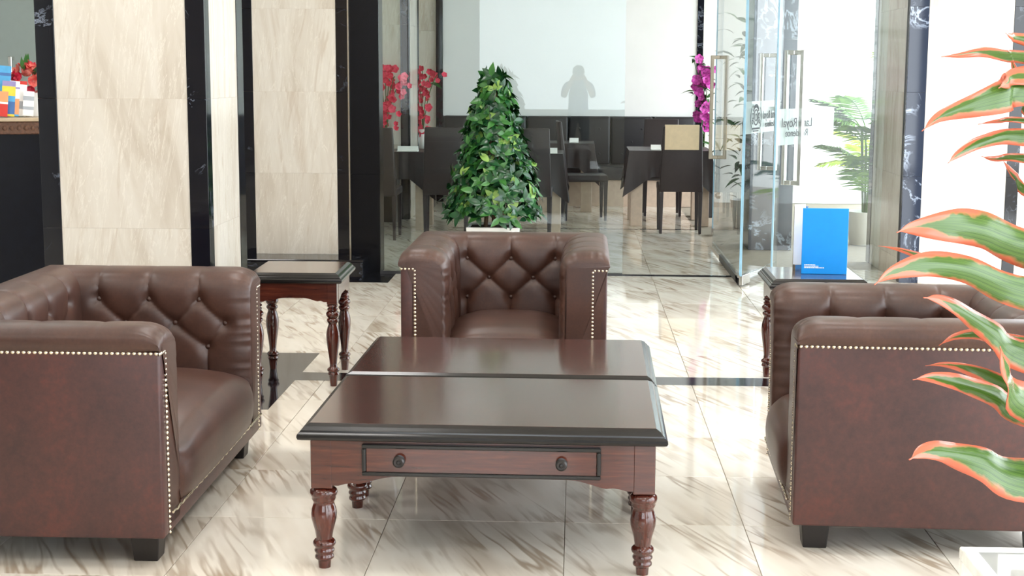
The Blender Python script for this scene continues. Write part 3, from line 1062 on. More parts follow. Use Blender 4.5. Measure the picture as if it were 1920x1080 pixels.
RZT = math.radians(-0.75)
turned_table('coffee_table', 'dark wood coffee table with drawer and two knobs nearest the camera', 'coffee table', (-0.268, 4.632, 0), RZT, 1.112, 0.765, 0.463, 0.268, 0.300, LEG_C, 0.066, True)
turned_table('coffee_table', 'dark wood coffee table pushed behind the first, nearest the facing armchair', 'coffee table', (-0.258, 5.402, 0), RZT, 1.112, 0.765, 0.463, 0.268, 0.300, LEG_C, 0.066, True)
turned_table('end_table', 'tall wooden end table with turned legs beside the left sofa', 'end table', (-1.352, 7.14, 0), math.radians(1.0), 0.475, 0.50, 0.556, 0.415, 0.435, LEG_E, 0.05, over=0.028)
turned_table('end_table', 'tall wooden end table holding the blue brochure behind the right armchair', 'end table', (1.155, 7.10, 0), math.radians(-0.6), 0.475, 0.50, 0.556, 0.415, 0.435, LEG_E, 0.05, over=0.028)

# ------------------------------------------------------------------ brochure stand on the right end table
bs = thing('brochure_stand', 'upright bright blue brochure card standing on the right end table', 'brochure', (1.20, 7.06, 0.5565), math.radians(-4))
cd = MB().b2(-0.108, 0.108, -0.004, 0.004, 0.0, 0.318).build('blue_card', 'blue_board', bs, bevel=0.0015, seg=1)
m = MB()
for k, (l_, z) in enumerate(((0.048, 0.043), (0.062, 0.036), (0.088, 0.029))):
    x = -0.094
    while x < -0.094 + l_:
        w_ = R_.uniform(0.004, 0.010)
        m.b2(x, x + w_, -0.0046, -0.004, z, z + 0.004)
        x += w_ + 0.0018
m.build('printed_line', 'paper_white', cd)
MB().box((0, 0.05, 0.15), (0.20, 0.004, 0.30)).build('back_leaf', 'blue_board', bs).matrix_local = Matrix.Rotation(math.radians(0), 4, 'X')
ms = thing('leaflet_holder', 'slim grey leaflet holder behind the blue brochure', 'holder', (1.105, 7.20, 0.5565), math.radians(14))
MB().b2(-0.035, 0.035, 0.0, 0.006, 0.0, 0.315).build('back_plate', 'steel', ms)
MB().b2(-0.035, 0.035, -0.03, 0.0, 0.0, 0.03).build('tray', 'steel', ms)
MB().b2(-0.036, 0.020, -0.004, -0.001, 0.03, 0.325).build('leaflet', 'paper_white', ms)

# ------------------------------------------------------------------ topiary in front of the glass
def leaf_mesh(name, L, Wd, fold=0.25, droop=0.15, n=5, mat='leaf_dark'):
    vs, fs = [], []
    for i in range(n + 1):
        t_ = i / n
        hw = Wd / 2 * math.sin(PI * (0.04 + 0.96 * t_) ** 0.8) if t_ < 1 else 0.0005
        z = -droop * L * t_ * t_
        vs += [(-hw, L * t_, z + fold * hw), (0, L * t_, z), (hw, L * t_, z + fold * hw)]
    for i in range(n):
        for k in range(2):
            a = i * 3 + k
            fs.append((a, a + 1, a + 4, a + 3))
    me = bpy.data.meshes.new(name)
    me.from_pydata(vs, [], fs)
    for p in me.polygons: p.use_smooth = True
    me.materials.append(MATS[mat])
    return me


tp = thing('topiary', 'tall cone shaped green topiary in white square planter before the glass', 'plant', (-0.582, 10.45, 0))
m = MB()
ring_strip(m, 0.30, 0.30, [(-0.04, 0.0), (0.0, 0.0), (0.035, 0.425), (0.037, 0.43), (0.022, 0.43), (0.018, 0.40)])
m.build('planter', 'pot_white', tp, bevel=0.003, seg=1)
MB().box((0, 0, 0.405), (0.33, 0.33, 0.02)).build('soil', 'soil', tp)
for dx, dy in ((0.0, 0), (-0.06, -0.03), (0.07, -0.02)):
    MB().tube([(dx, dy, 0.37), (dx * 0.6, dy, 0.7), (dx * 0.2, dy * 0.5, 1.42)], [0.016, 0.014, 0.006], 7).build('stem', 'bark', tp, smooth=60)
LV = {k: [leaf_mesh('leaf', 0.088, 0.044, 0.30, 0.15, 6, mat=k), leaf_mesh('leaf', 0.076, 0.040, 0.2, 0.30, 6, mat=k)] for k in ('leaf_dark', 'leaf_mid', 'leaf_light')}
leaves = []
rg = random.Random(11)
def cone_r(z):                                             # radius at height
    t_ = (z - 0.40) / 1.12
    return 0.355 * min(1.0, (0.72 + t_ * 2.6) if t_ < 0.11 else 1.0) * (1 - max(0, t_ - 0.10) / 0.95) ** 0.78 + 0.02
nst = 0
while nst < 480:
    z = rg.uniform(0.485, 1.50)
    if rg.random() > cone_r(z) / 0.36 + 0.12:
        continue
    nst += 1
    a = rg.uniform(0, 2 * PI)
    r = cone_r(z) * rg.uniform(0.70, 1.0)
    base = Vector((r * math.cos(a) * 0.96, r * math.sin(a) * 0.96, z))
    out = Vector((math.cos(a), math.sin(a), rg.uniform(0.1, 0.9))).normalized()
    lite = rg.random()
    for k in range(rg.randint(4, 6)):
        tw = 2 * PI * k / 5 + rg.uniform(-0.5, 0.5)
        q = Vector((0, 0, 1)).rotation_difference(out)
        d = q @ Vector((math.cos(tw), math.sin(tw), rg.uniform(-0.1, 0.75))).normalized()
        up = (out - d * out.dot(d)).normalized()
        x = d.cross(up)
        Mx = Matrix((x, d, up)).transposed().to_4x4()
        sc_ = rg.uniform(0.8, 1.15)
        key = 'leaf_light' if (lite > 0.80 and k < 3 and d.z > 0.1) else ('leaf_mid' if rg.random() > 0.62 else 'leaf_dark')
        leaves.append((base.y - 0.25 * (0.5 + abs(base.x)), key, rg.randint(0, 1), Matrix.Translation(base) @ Mx @ Matrix.Scale(sc_, 4)))
leaves.sort(key=lambda q: q[0])
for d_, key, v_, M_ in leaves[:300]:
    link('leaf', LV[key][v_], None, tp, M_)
rest = {k: MB() for k in LV}
for d_, key, v_, M_ in leaves[300:]:
    me = LV[key][v_]
    rest[key].add([M_ @ v.co for v in me.vertices], [tuple(p.vertices) for p in me.polygons])
# the other leaves: one stuff part, three leaf tones by material slot
allm = MB(); slots = []
for si, k in enumerate(rest):
    allm.add(rest[k].v, rest[k].f); slots += [si] * len(rest[k].f)
me = bpy.data.meshes.new('foliage'); me.from_pydata(allm.v, [], allm.f)
for k in rest: me.materials.append(MATS[k])
me.polygons.foreach_set('material_index', slots)
for p in me.polygons: p.use_smooth = True
o = bpy.data.objects.new('foliage', me); C.objects.link(o); o.parent = tp; tag(o, kind='stuff')


# ------------------------------------------------------------------ flowers
def blossom_mesh(name, s, mat, n=5, cup=0.35):
    vs, fs = [], []
    for k in range(n):
        a = 2 * PI * k / n
        d = Vector((math.cos(a), math.sin(a), 0)); e = Vector((-math.sin(a), math.cos(a), 0))
        o = len(vs)
        for t_, w_ in ((0.05, 0.08), (0.4, 0.42), (0.75, 0.46), (1.0, 0.12)):
            z = cup * s * t_ * t_
            vs += [d * s * t_ - e * s * w_ + Vector((0, 0, z)), d * s * t_ + Vector((0, 0, z - 0.06 * s)), d * s * t_ + e * s * w_ + Vector((0, 0, z))]
        for i in range(3):
            for q in range(2):
                b = o + i * 3 + q
                fs.append((b, b + 1, b + 4, b + 3))
    me = bpy.data.meshes.new(name); me.from_pydata([tuple(v) for v in vs], [], fs)
    for p in me.polygons: p.use_smooth = True
    me.materials.append(MATS[mat])
    return me


BL_R = [blossom_mesh('blossom', 0.040, 'petal_red', 5, 0.15), blossom_mesh('blossom', 0.032, 'petal_red', 5, 0.7)]
BL_M = [blossom_mesh('blossom', 0.062, 'petal_magenta', 5, 0.2), blossom_mesh('blossom', 0.048, 'petal_magenta', 6, 0.5)]
BL_P = [blossom_mesh('blossom', 0.042, 'petal_pink', 6, 0.9), blossom_mesh('blossom', 0.034, 'petal_red', 6, 0.9)]
LEAF_S = leaf_mesh('leaf', 0.13, 0.045, 0.3, 0.35, mat='leaf_mid')
LEAF_G = leaf_mesh('leaf', 0.10, 0.045, 0.3, 0.35, mat='leaf_dark')


def orchid(name, label, cat, loc, h0, h1, sway, bl, seed, nstem=4, per=9, leaves_=0, lean=0.1, vase_h=0.22, group=None):
    rg = random.Random(seed)
    t_ = thing(name, label, cat, loc, 0)
    MB().lathe([(0, 0.05), (0.01, 0.06), (vase_h * 0.5, 0.075), (vase_h * 0.85, 0.055), (vase_h, 0.06), (vase_h - 0.01, 0.05), (0.02, 0.045)], n=18).build('vase', 'pot_white', t_, smooth=50)
    for s in range(nstem):
        a = -0.9 + 1.8 * s / max(1, nstem - 1) + rg.uniform(-0.15, 0.15)
        top = Vector((lean + sway * a, rg.uniform(-0.12, 0.12), h1 - rg.uniform(0, 0.06) * s))
        mid = Vector((lean * 0.3 + sway * a * 0.25, rg.uniform(-0.04, 0.04), vase_h + (h1 - vase_h) * 0.6))
        pts = []
        for k in range(9):
            q = k / 8
            p = Vector((0, 0, vase_h * 0.6)) * (1 - q) ** 2 + mid * 2 * q * (1 - q) + top * q * q
            pts.append(p)
        MB().tube(pts, 0.005, 5).build('stem', 'stem_green', t_, smooth=60)
        for k in range(per):
            q = rg.uniform(0, 1)
            z = h0 + (h1 - h0) * (k + rg.random()) / per
            tt_ = min(1, max(0, (z - vase_h * 0.6) / (top.z - vase_h * 0.6)))
            p = Vector((0, 0, vase_h * 0.6)) * (1 - tt_) ** 2 + mid * 2 * tt_ * (1 - tt_) + top * tt_ * tt_
            off = Vector((rg.gauss(0, 0.055), rg.gauss(-0.02, 0.045), rg.gauss(0, 0.02)))
            nrm = Vector((off.x * 6, -0.9, rg.uniform(-0.2, 0.5))).normalized()
            qq = Vector((0, 0, 1)).rotation_difference(nrm)
            link('blossom', bl[rg.randint(0, 1)], None, t_, Matrix.Translation(p + off) @ qq.to_matrix().to_4x4() @ Matrix.Rotation(rg.uniform(0, 6), 4, 'Z') @ Matrix.Scale(rg.uniform(0.75, 1.15), 4))
    for k in range(leaves_):
        a = rg.uniform(0, 2 * PI)
        z = vase_h + rg.random() * (h1 - vase_h) * 1.0
        p = Vector((lean * 0.5 + rg.uniform(-0.12, 0.16), rg.uniform(-0.1, 0.1), z))
        Mx = Euler((rg.uniform(-0.4, 0.7), rg.uniform(-0.4, 0.4), a)).to_matrix().to_4x4()
        link('leaf', (LEAF_S, LEAF_G)[k % 2], None, t_, Matrix.Translation(p) @ Mx @ Matrix.Scale(rg.uniform(0.8, 1.4), 4))
    return t_


# ------------------------------------------------------------------ dining room furniture
def dining_chair(label, loc, rz, first=[None]):
    """faces -Y locally (back panel at +Y)"""
    if first[0] is None:
        t_ = thing('dining_chair', label, 'chair', loc, rz, 'leather dining chairs')
        MB().b2(-0.21, 0.21, -0.22, 0.20, 0.40, 0.47).build('seat', 'chair_leather', t_, smooth=40, bevel=0.015, seg=3)
        bm_ = MB()
        bm_.add([(-0.205, 0.19, 0.40), (0.205, 0.19, 0.40), (0.205, 0.245, 0.40), (-0.205, 0.245, 0.40), (-0.185, 0.265, 1.02), (0.185, 0.265, 1.02), (0.185, 0.30, 1.02), (-0.185, 0.30, 1.02)],
                [(3, 2, 1, 0), (4, 5, 6, 7), (0, 1, 5, 4), (1, 2, 6, 5), (2, 3, 7, 6), (3, 0, 4, 7)])
        bm_.build('backrest', 'chair_leather', t_, smooth=40, bevel=0.012, seg=3)
        for sx in (-1, 1):
            for yy in (-0.195, 0.215):
                MB().box((sx * 0.185, yy, 0.205), (0.042, 0.042, 0.41), taper=0.6).build('leg', 'chair_leather', t_, bevel=0.003, seg=1)
        first[0] = t_
        return t_
    c = copy_tree(first[0])
    c.location = loc
    c.rotation_euler = (0, 0, rz)
    c['label'] = label
    return c


def cloth_table(label, cloth_label, loc, W, D, seed, H=0.75):
    t_ = thing('dining_table', label, 'table', loc, 0, 'dining tables')
    MB().b2(-W / 2, W / 2, -D / 2, D / 2, H - 0.035, H - 0.004).build('tabletop', 'beige_block', t_)
    for sx in (-1, 1):
        for sy in (-1, 1):
            MB().box((sx * (W / 2 - 0.07), sy * (D / 2 - 0.07), (H - 0.035) / 2), (0.12, 0.12, H - 0.035)).build('leg', 'beige_block', t_, bevel=0.003, seg=1)
    # cloth: top plus a skirt falling deepest at the corners, with folds
    rg = random.Random(seed)
    n = 26
    per = []
    for k in range(4 * n):
        s, q = divmod(k, n)
        f = q / n
        c = [(-W / 2, -D / 2), (W / 2, -D / 2), (W / 2, D / 2), (-W / 2, D / 2)]
        a, b = c[s], c[(s + 1) % 4]
        per.append((a[0] + (b[0] - a[0]) * f, a[1] + (b[1] - a[1]) * f, min(f, 1 - f), s))
    vs = [(0, 0, H)]
    rows = 7
    for r in range(rows):
        for k, (x, y, e, s) in enumerate(per):
            drop = 0.26 + 0.20 * max(0, 1 - e / 0.28) ** 1.3
            fr = r / (rows - 1)
            ln = math.hypot(x, y)
            cor = max(0, 1 - e / 0.25)
            out = 0.012 + fr * (0.02 + 0.06 * cor) + fr * 0.014 * math.sin(k * 1.15 + seed)
            nx = (x / (W / 2)); ny = (y / (D / 2))
            m_ = max(abs(nx), abs(ny))
            ux = nx if abs(nx) > 0.999 else nx * cor
            uy = ny if abs(ny) > 0.999 else ny * cor
            l_ = math.hypot(ux, uy) or 1
            vs.append((x + ux / l_ * out, y + uy / l_ * out, H + 0.003 - drop * fr if r else H + 0.003))
    N = 4 * n
    fs = [(0, 1 + k, 1 + (k + 1) % N) for k in range(N)]
    for r in range(rows - 1):
        for k in range(N):
            a = 1 + r * N
            fs.append((a + k, a + N + k, a + N + (k + 1) % N, a + (k + 1) % N))
    mm = MB().add(vs, fs)
    cl = mm.build('tablecloth', 'table_cloth', None, smooth=50)
    cl.location = loc
    tag(cl, cloth_label, 'tablecloth', 'dark tablecloths')
    return t_


cloth_table('dining table with beige block legs in the open glass doorway', 'dark brown tablecloth on the table in the open doorway', (0.94, 15.02, 0), 0.80, 0.80, 1)
cloth_table('dining table with beige leg right of the topiary', 'dark brown tablecloth on the table right of the topiary', (-0.52, 14.25, 0), 0.78, 0.70, 2)
cloth_table('dining table between the chairs left of the topiary', 'dark brown tablecloth on the table left of the topiary', (-1.74, 14.36, 0), 0.66, 0.60, 3)
cloth_table('dining table by the back wall seen through the glass', 'dark brown tablecloth on the table by the back wall', (-0.12, 16.35, 0), 0.62, 0.62, 4)

dining_chair('brown leather dining chair with beige cover in the open doorway', (1.00, 14.16, 0), PI)
dining_chair('dark dining chair behind the doorway table', (0.93, 15.86, 0), 0.0)
dining_chair('dark dining chair seen side on through the tinted glass', (0.10, 15.30, 0), PI / 2 + 0.1)
dining_chair('dark dining chair hidden partly by the right side of the topiary', (-0.42, 13.44, 0), PI)
dining_chair('dark dining chair just left of the topiary', (-1.20, 13.60, 0), PI + 0.05)
dining_chair('dark dining chair nearest the black jamb, under the red orchids', (-1.82, 13.40, 0), PI)
cv = thing('chair_cover', 'beige fabric chair cover over the doorway dining chair', 'cover', (1.00, 14.16, 0), PI)
m = MB()
m.prism([(0.225, 0.80), (0.2555, 1.034), (0.3085, 1.034), (0.293, 0.80), (0.287, 0.80), (0.302, 1.0265), (0.2615, 1.0265), (0.231, 0.80)], 'x', -0.155, 0.165)
m.build('fabric_cover', 'beige_cover', cv)
for k, (x, y, w_, d_, lab) in enumerate(((0.80, 14.75, 0.10, 0.14, 'cream menu card on the doorway table'), (-0.26, 14.0, 0.17, 0.20, 'white menu card on the table right of the topiary'),
                                        (-1.62, 14.15, 0.20, 0.14, 'cream place card on the table left of the topiary'), (-0.02, 16.2, 0.10, 0.10, 'small white napkin on the back table'))):
    o = MB().box((0, 0, 0.004), (w_, d_, 0.008)).add([(-w_ / 2, 0, 0.008), (w_ / 2, 0, 0.008), (w_ / 2, 0.02, 0.05), (-w_ / 2, 0.02, 0.05), (w_ / 2, 0.04, 0.008), (-w_ / 2, 0.04, 0.008)], [(0, 1, 2, 3), (3, 2, 4, 5), (0, 3, 5), (1, 4, 2), (0, 5, 4, 1)]).build('menu_card', 'paper_white')
    o.location = (x, y, 0.7545)
    tag(o, lab, 'card', 'cards on the dining tables')

def pedestal(label, loc, h, w_=0.3):
    t_ = thing('flower_stand', label, 'stand', loc)
    MB().box((0, 0, h / 2), (w_, w_, h)).build('column', 'dark_frame', t_, bevel=0.006, seg=2)
    MB().box((0, 0, h - 0.01), (w_ + 0.03, w_ + 0.03, 0.02)).build('cap', 'black_lacquer', t_, bevel=0.003, seg=1)
    return t_
pedestal('dark square stand under the red orchids beside the black jamb', (-1.93, 14.92, 0), 0.70, 0.24)
orchid('orchid_arrangement', 'red orchid arrangement nearest the black jamb behind the glass', 'flowers', (-1.93, 14.90, 0.70), 0.22, 0.92, 0.14, BL_R, 3, 5, 15, 2, 0.06, group=None)
pedestal('dark square stand under the second red orchids by the black strip', (-1.72, 16.5, 0), 0.66, 0.26)
orchid('orchid_arrangement', 'red orchid arrangement between the white strip and the topiary', 'flowers', (-1.72, 16.5, 0.66), 0.12, 0.94, 0.13, BL_R, 5, 4, 13, 2, 0.05)
pedestal('dark square stand under the magenta orchid beside the doors', (1.36, 15.70, 0), 0.45, 0.24)
orchid('orchid_arrangement', 'magenta orchid with trailing green leaves beside the glass doors', 'flowers', (1.36, 15.70, 0.45), 0.42, 1.22, 0.07, BL_M, 8, 4, 7, 46, -0.05)


# leafy vine plant beside the magenta orchid
def leafy(name, label, loc, h, nleaf, seed, spread, pot=0.28):
    rg = random.Random(seed)
    t_ = thing(name, label, 'plant', loc)
    MB().lathe([(0, 0.10), (0.01, 0.11), (pot, 0.15), (pot, 0.135), (pot - 0.03, 0.13)], n=20).build('pot', 'pot_white', t_, smooth=50)
    MB().lathe([(pot - 0.04, 0.128), (pot - 0.03, 0.12), (pot - 0.028, 0.001)], n=16).build('soil', 'soil', t_)
    for k in range(3):
        MB().tube([(0, 0, pot - 0.03), (rg.uniform(-.05, .05), rg.uniform(-.05, .05), h * 0.5), (rg.uniform(-.1, .1), rg.uniform(-.1, .1), h * 0.95)], [0.012, 0.009, 0.004], 6).build('stem', 'bark', t_)
    for k in range(nleaf):
        z = pot + (h - pot) * rg.random()
        a = rg.uniform(0, 2 * PI)
        r = spread * rg.uniform(0.1, 1.0)
        link('leaf', (LEAF_S, LEAF_G)[rg.randint(0, 1)], None, t_, Matrix.Translation((r * math.cos(a), r * math.sin(a), z)) @ Euler((rg.uniform(-0.5, 0.8), rg.uniform(-0.4, 0.4), a - PI / 2)).to_matrix().to_4x4() @ Matrix.Scale(rg.uniform(0.9, 1.6), 4))
    return t_


leafy('potted_vine', 'tall leafy green potted plant behind the side glass door', (1.68, 14.55, 0), 2.05, 130, 4, 0.17)


# ------------------------------------------------------------------ palms outside
def frond(L, seed, n=15):
    rg = random.Random(seed)
    m = MB()
    pts = [Vector((0, L * k / 10, 0.30 * L * math.sin(1.2 * k / 10) - 0.42 * L * (k / 10) ** 2)) for k in range(11)]
    m.tube(pts, [0.006 * (1 - 0.08 * k) for k in range(11)], 5)
    for k in range(n):
        q = 0.2 + 0.8 * k / (n - 1)
        i = min(9, int(q * 10)); p = pts[i].lerp(pts[i + 1], q * 10 - i)
        l_ = L * 0.42 * math.sin(PI * (0.15 + 0.8 * q)) + 0.04
        for s in (-1, 1):
            d = Vector((s * 0.85, 0.55, -0.12 - 0.2 * rg.random())).normalized()
            w_ = Vector((0, 1, 0)) * 0.016
            e = p + d * l_ + Vector((0, 0, -0.12 * l_))
            mid = p + d * l_ * 0.5
            m.add([p - w_ * 0.5, p + w_ * 0.5, mid + w_, e, mid - w_], [(0, 1, 2, 4), (4, 2, 3)])
    return m


def palm(label, loc, h, fronds, mat, seed, pot=True):
    rg = random.Random(seed)
    t_ = thing('potted_palm', label, 'palm', loc)
    MB().lathe([(0, 0.13), (0.01, 0.14), (0.30, 0.18), (0.30, 0.16), (0.27, 0.155), (0.26, 0.001)], n=20).build('pot', 'pot_white', t_, smooth=50)
    for k in range(fronds):
        a = 2 * PI * k / fronds + rg.uniform(-0.3, 0.3)
        z = h * rg.uniform(0.3, 1.0)
        MB().tube([(0.03 * math.cos(a), 0.03 * math.sin(a), 0.24), (0.07 * math.cos(a), 0.07 * math.sin(a), z)], 0.008, 5).build('stalk', 'stem_green', t_)
        me = frond(rg.uniform(0.42, 0.62), seed * 31 + k).mesh('frond')
        me.materials.append(MATS[mat if rg.random() > 0.3 else 'palm_yellow'])
        link('frond', me, None, t_, Matrix.Translation((0.07 * math.cos(a), 0.07 * math.sin(a), z)) @ Euler((rg.uniform(0.1, 0.7), 0, a - PI / 2)).to_matrix().to_4x4())
    return t_


palm('green potted palm outside, left of the bright stone pillar', (2.60, 13.2, 0), 1.10, 22, 'palm_green', 2)
palm('taller pale palm outside behind the first palm', (3.15, 15.2, 0), 1.75, 9, 'palm_yellow', 5)
# far pale canopy structure outside
cp = thing('canopy_frame', 'pale blue glazed canopy with slanting struts outside at the top', 'canopy', (4.0, 19.5, 0))
MB().tube([(-0.5, 0, 2.0), (0.4, 0, 3.0)], 0.03, 8).build('strut', 'exterior_blue', cp)
MB().tube([(-0.35, 0.2, 1.9), (0.65, 0.2, 3.0)], 0.02, 8).build('strut', 'wall_grey', cp)
MB().box((-0.15, 0.3, 2.75), (0.08, 0.08, 1.2)).build('post', 'exterior_blue', cp)
MB().box((0.2, 0.4, 2.8), (0.6, 0.03, 0.5)).build('glazing', 'exterior_blue', cp)
MB().box((0.1, 0.3, 1.0), (0.06, 0.06, 2.0)).build('post', 'wall_grey', cp)

# ------------------------------------------------------------------ reception counter at the far left
ct = thing('reception_counter', 'black reception counter with carved wooden edge at the far left', 'counter', (-3.55, 9.72, 0), math.radians(22))
MB().b2(-2.2, 0.4, 0.03, 0.6, 0, 1.09).build('front_panel', 'counter_black', ct)
MB().b2(-2.2, 0.42, 0.0, 0.62, 1.09, 1.175).build('carved_edge', 'carved_wood', ct, bevel=0.006, seg=1)
for k in range(26):
    MB().lathe([(0, 0.016), (0.006, 0.012), (0.009, 0.001)], n=8).build('rosette', 'carved_wood', ct).matrix_local = Matrix.Translation((-0.75 + k * 0.045, 0.0, 1.132)) @ Matrix.Rotation(PI / 2, 4, 'X')
MB().b2(-2.2, 0.43, -0.015, 0.63, 1.175, 1.20).build('counter_top', 'counter_top', ct, bevel=0.006, seg=2)
def on_counter(px, py, back=0.06):
    """point on the counter top under the pixel column"""
    z = 1.2005
    d = ray(px, py)
    best = None
    th = math.radians(22)
    # meet the line parallel to the counter front, set back a little
    o = Vector((-3.55 - math.sin(th) * back, 9.72 + math.cos(th) * back, 0))
    nrm = Vector((-math.sin(th), math.cos(th), 0))
    t_ = (o.dot(nrm)) / (d.dot(nrm))
    p = d * t_
    return Vector((p.x, p.y, z))
def brochure(label, px, w_, h_, mats, tilt, back=0.06, rz=0.0):
    b = thing('brochure', label, 'brochure', on_counter(px, 215, back), math.radians(22) + rz, 'brochures on the counter')
    tl = Matrix.Rotation(math.radians(-tilt), 4, 'X') @ Matrix.Rotation(math.radians(5), 4, 'Y')
    n = len(mats)
    z0 = 0.0
    for k, (mt, f) in enumerate(mats):
        MB().b2(-w_ / 2, w_ / 2, -0.004, 0.004, z0 * h_ + 0.008, f * h_ + 0.008).build('printed_panel', mt, b).matrix_local = tl
        z0 = f
    return b
plain('print_red', (206, 52, 44), 0.5); plain('print_orange', (236, 160, 110), 0.5); plain('print_yellow', (240, 214, 70), 0.5)
plain('print_blue', (72, 116, 176), 0.5); plain('print_purple', (150, 140, 190), 0.5); plain('print_sky', (84, 170, 222), 0.5); plain('print_grey', (170, 176, 184), 0.5)
brochure('red and yellow leaflet on the counter at the photo edge', 3, 0.07, 0.17, [('print_red', 0.5), ('paper_white', 0.58), ('print_orange', 1.0)], 14, 0.04)
brochure('colourful leaflet with yellow and blue stripes on the counter', 14, 0.085, 0.24, [('print_yellow', 0.06), ('print_blue', 0.42), ('print_sky', 0.58), ('print_yellow', 0.85), ('print_purple', 1.0)], 14, 0.09)
brochure('orange and white leaflet on the counter', 25, 0.065, 0.24, [('print_sky', 0.05), ('print_orange', 0.5), ('paper_white', 0.78), ('print_purple', 0.83), ('paper_white', 1.0)], 14, 0.10)
brochure('white leaflet with red heading on the counter', 37, 0.075, 0.24, [('paper_white', 0.2), ('print_grey', 0.42), ('paper_white', 0.9), ('print_red', 1.0)], 14, 0.12)
brochure('small white leaflet with grey print nearest the pillar on the counter', 52, 0.07, 0.17, [('paper_white', 0.25), ('print_grey', 0.38), ('paper_white', 0.62), ('print_grey', 0.8), ('paper_white', 1.0)], 14, 0.10)
brochure('tall sky blue card behind the leaflets on the counter', 4, 0.09, 0.34, [('print_sky', 0.8), ('print_blue', 0.86), ('print_sky', 1.0)], 10, 0.2)
pb = on_counter(60, 200, 0.36)
bq = thing('bouquet', 'bouquet of pink and red roses on the counter beside the pillar', 'flowers', pb)
MB().lathe([(0, 0.05), (0.01, 0.055), (0.12, 0.045), (0.16, 0.06), (0.15, 0.05)], n=16).build('vase', 'pot_white', bq, smooth=50)
rg = random.Random(3)
for k in range(34):
    d = Vector((rg.gauss(0, 1), rg.gauss(-0.4, 0.7), rg.gauss(0.3, 0.8))).normalized()
    p = Vector((0.0, 0, 0.24)) + d * 0.105
    M_ = Matrix.Translation(p) @ Vector((0, 0, 1)).rotation_difference(d).to_matrix().to_4x4()
    if k % 3 == 2:
        link('leaf', LEAF_G if k % 2 else LEAF_S, None, bq, M_ @ Matrix.Rotation(1.2, 4, 'X') @ Matrix.Scale(0.7, 4))
    else:
        link('blossom', BL_P[k % 2], None, bq, M_)
# glazing and wall details behind the counter
gp = pane('window_2', 'glass screen behind the reception counter', (-5.8, 11.6), (-2.52, 11.6), 0.0, 3.4, 'tinted_glass')
MB().b2(0.86, 0.98, -0.03, 0.03, 0, 3.4).build('mullion', 'dark_frame', gp)
handle(gp, 1.33, 1.25, 1.62, -1)

# ------------------------------------------------------------------ foreground: white framed glass table and red edged plant
gt = thing('glass_table', 'white framed glass topped table at the bottom right corner', 'table', (0, 0, 0))
TZ = 0.42
xa, xb, ya, yb = 0.905, 1.75, 2.50, 3.345
m = MB()
m.b2(xa, xb, yb - 0.03, yb, TZ - 0.03, TZ); m.b2(xa, xb, ya, ya + 0.03, TZ - 0.03, TZ)
m.b2(xa, xa + 0.035, ya + 0.03, yb - 0.03, TZ - 0.03, TZ); m.b2(xb - 0.035, xb, ya + 0.03, yb - 0.03, TZ - 0.03, TZ)
m.build('frame', 'white_metal', gt, bevel=0.003, seg=1)
MB().b2(xa + 0.035, xb - 0.035, ya + 0.03, yb - 0.03, TZ - 0.014, TZ - 0.004).build('glass_top', 'glass_top', gt)
for x in (xa + 0.018, xb - 0.018):
    for y in (ya + 0.015, yb - 0.015):
        MB().box((x, y, (TZ - 0.03) / 2), (0.034, 0.028, TZ - 0.03)).build('leg', 'white_metal', gt, bevel=0.002, seg=1)

PY = 3.0
SX, SY = 1.36, 2.95
pl = thing('red_edged_plant', 'plant with green leaves edged orange red reaching in from the right', 'plant', (SX, SY, TZ - 0.0035))
MB().lathe([(0, 0.09), (0.01, 0.10), (0.18, 0.13), (0.18, 0.118), (0.15, 0.115), (0.148, 0.001)], n=24).build('pot', 'pot_white', pl, smooth=50)
MB().tube([(0, 0, 0.14), (0.01, 0.0, 0.5), (-0.01, 0.01, 0.9), (0.0, 0, 1.25)], [0.014, 0.012, 0.010, 0.007], 8).build('stem', 'bark', pl, smooth=60)


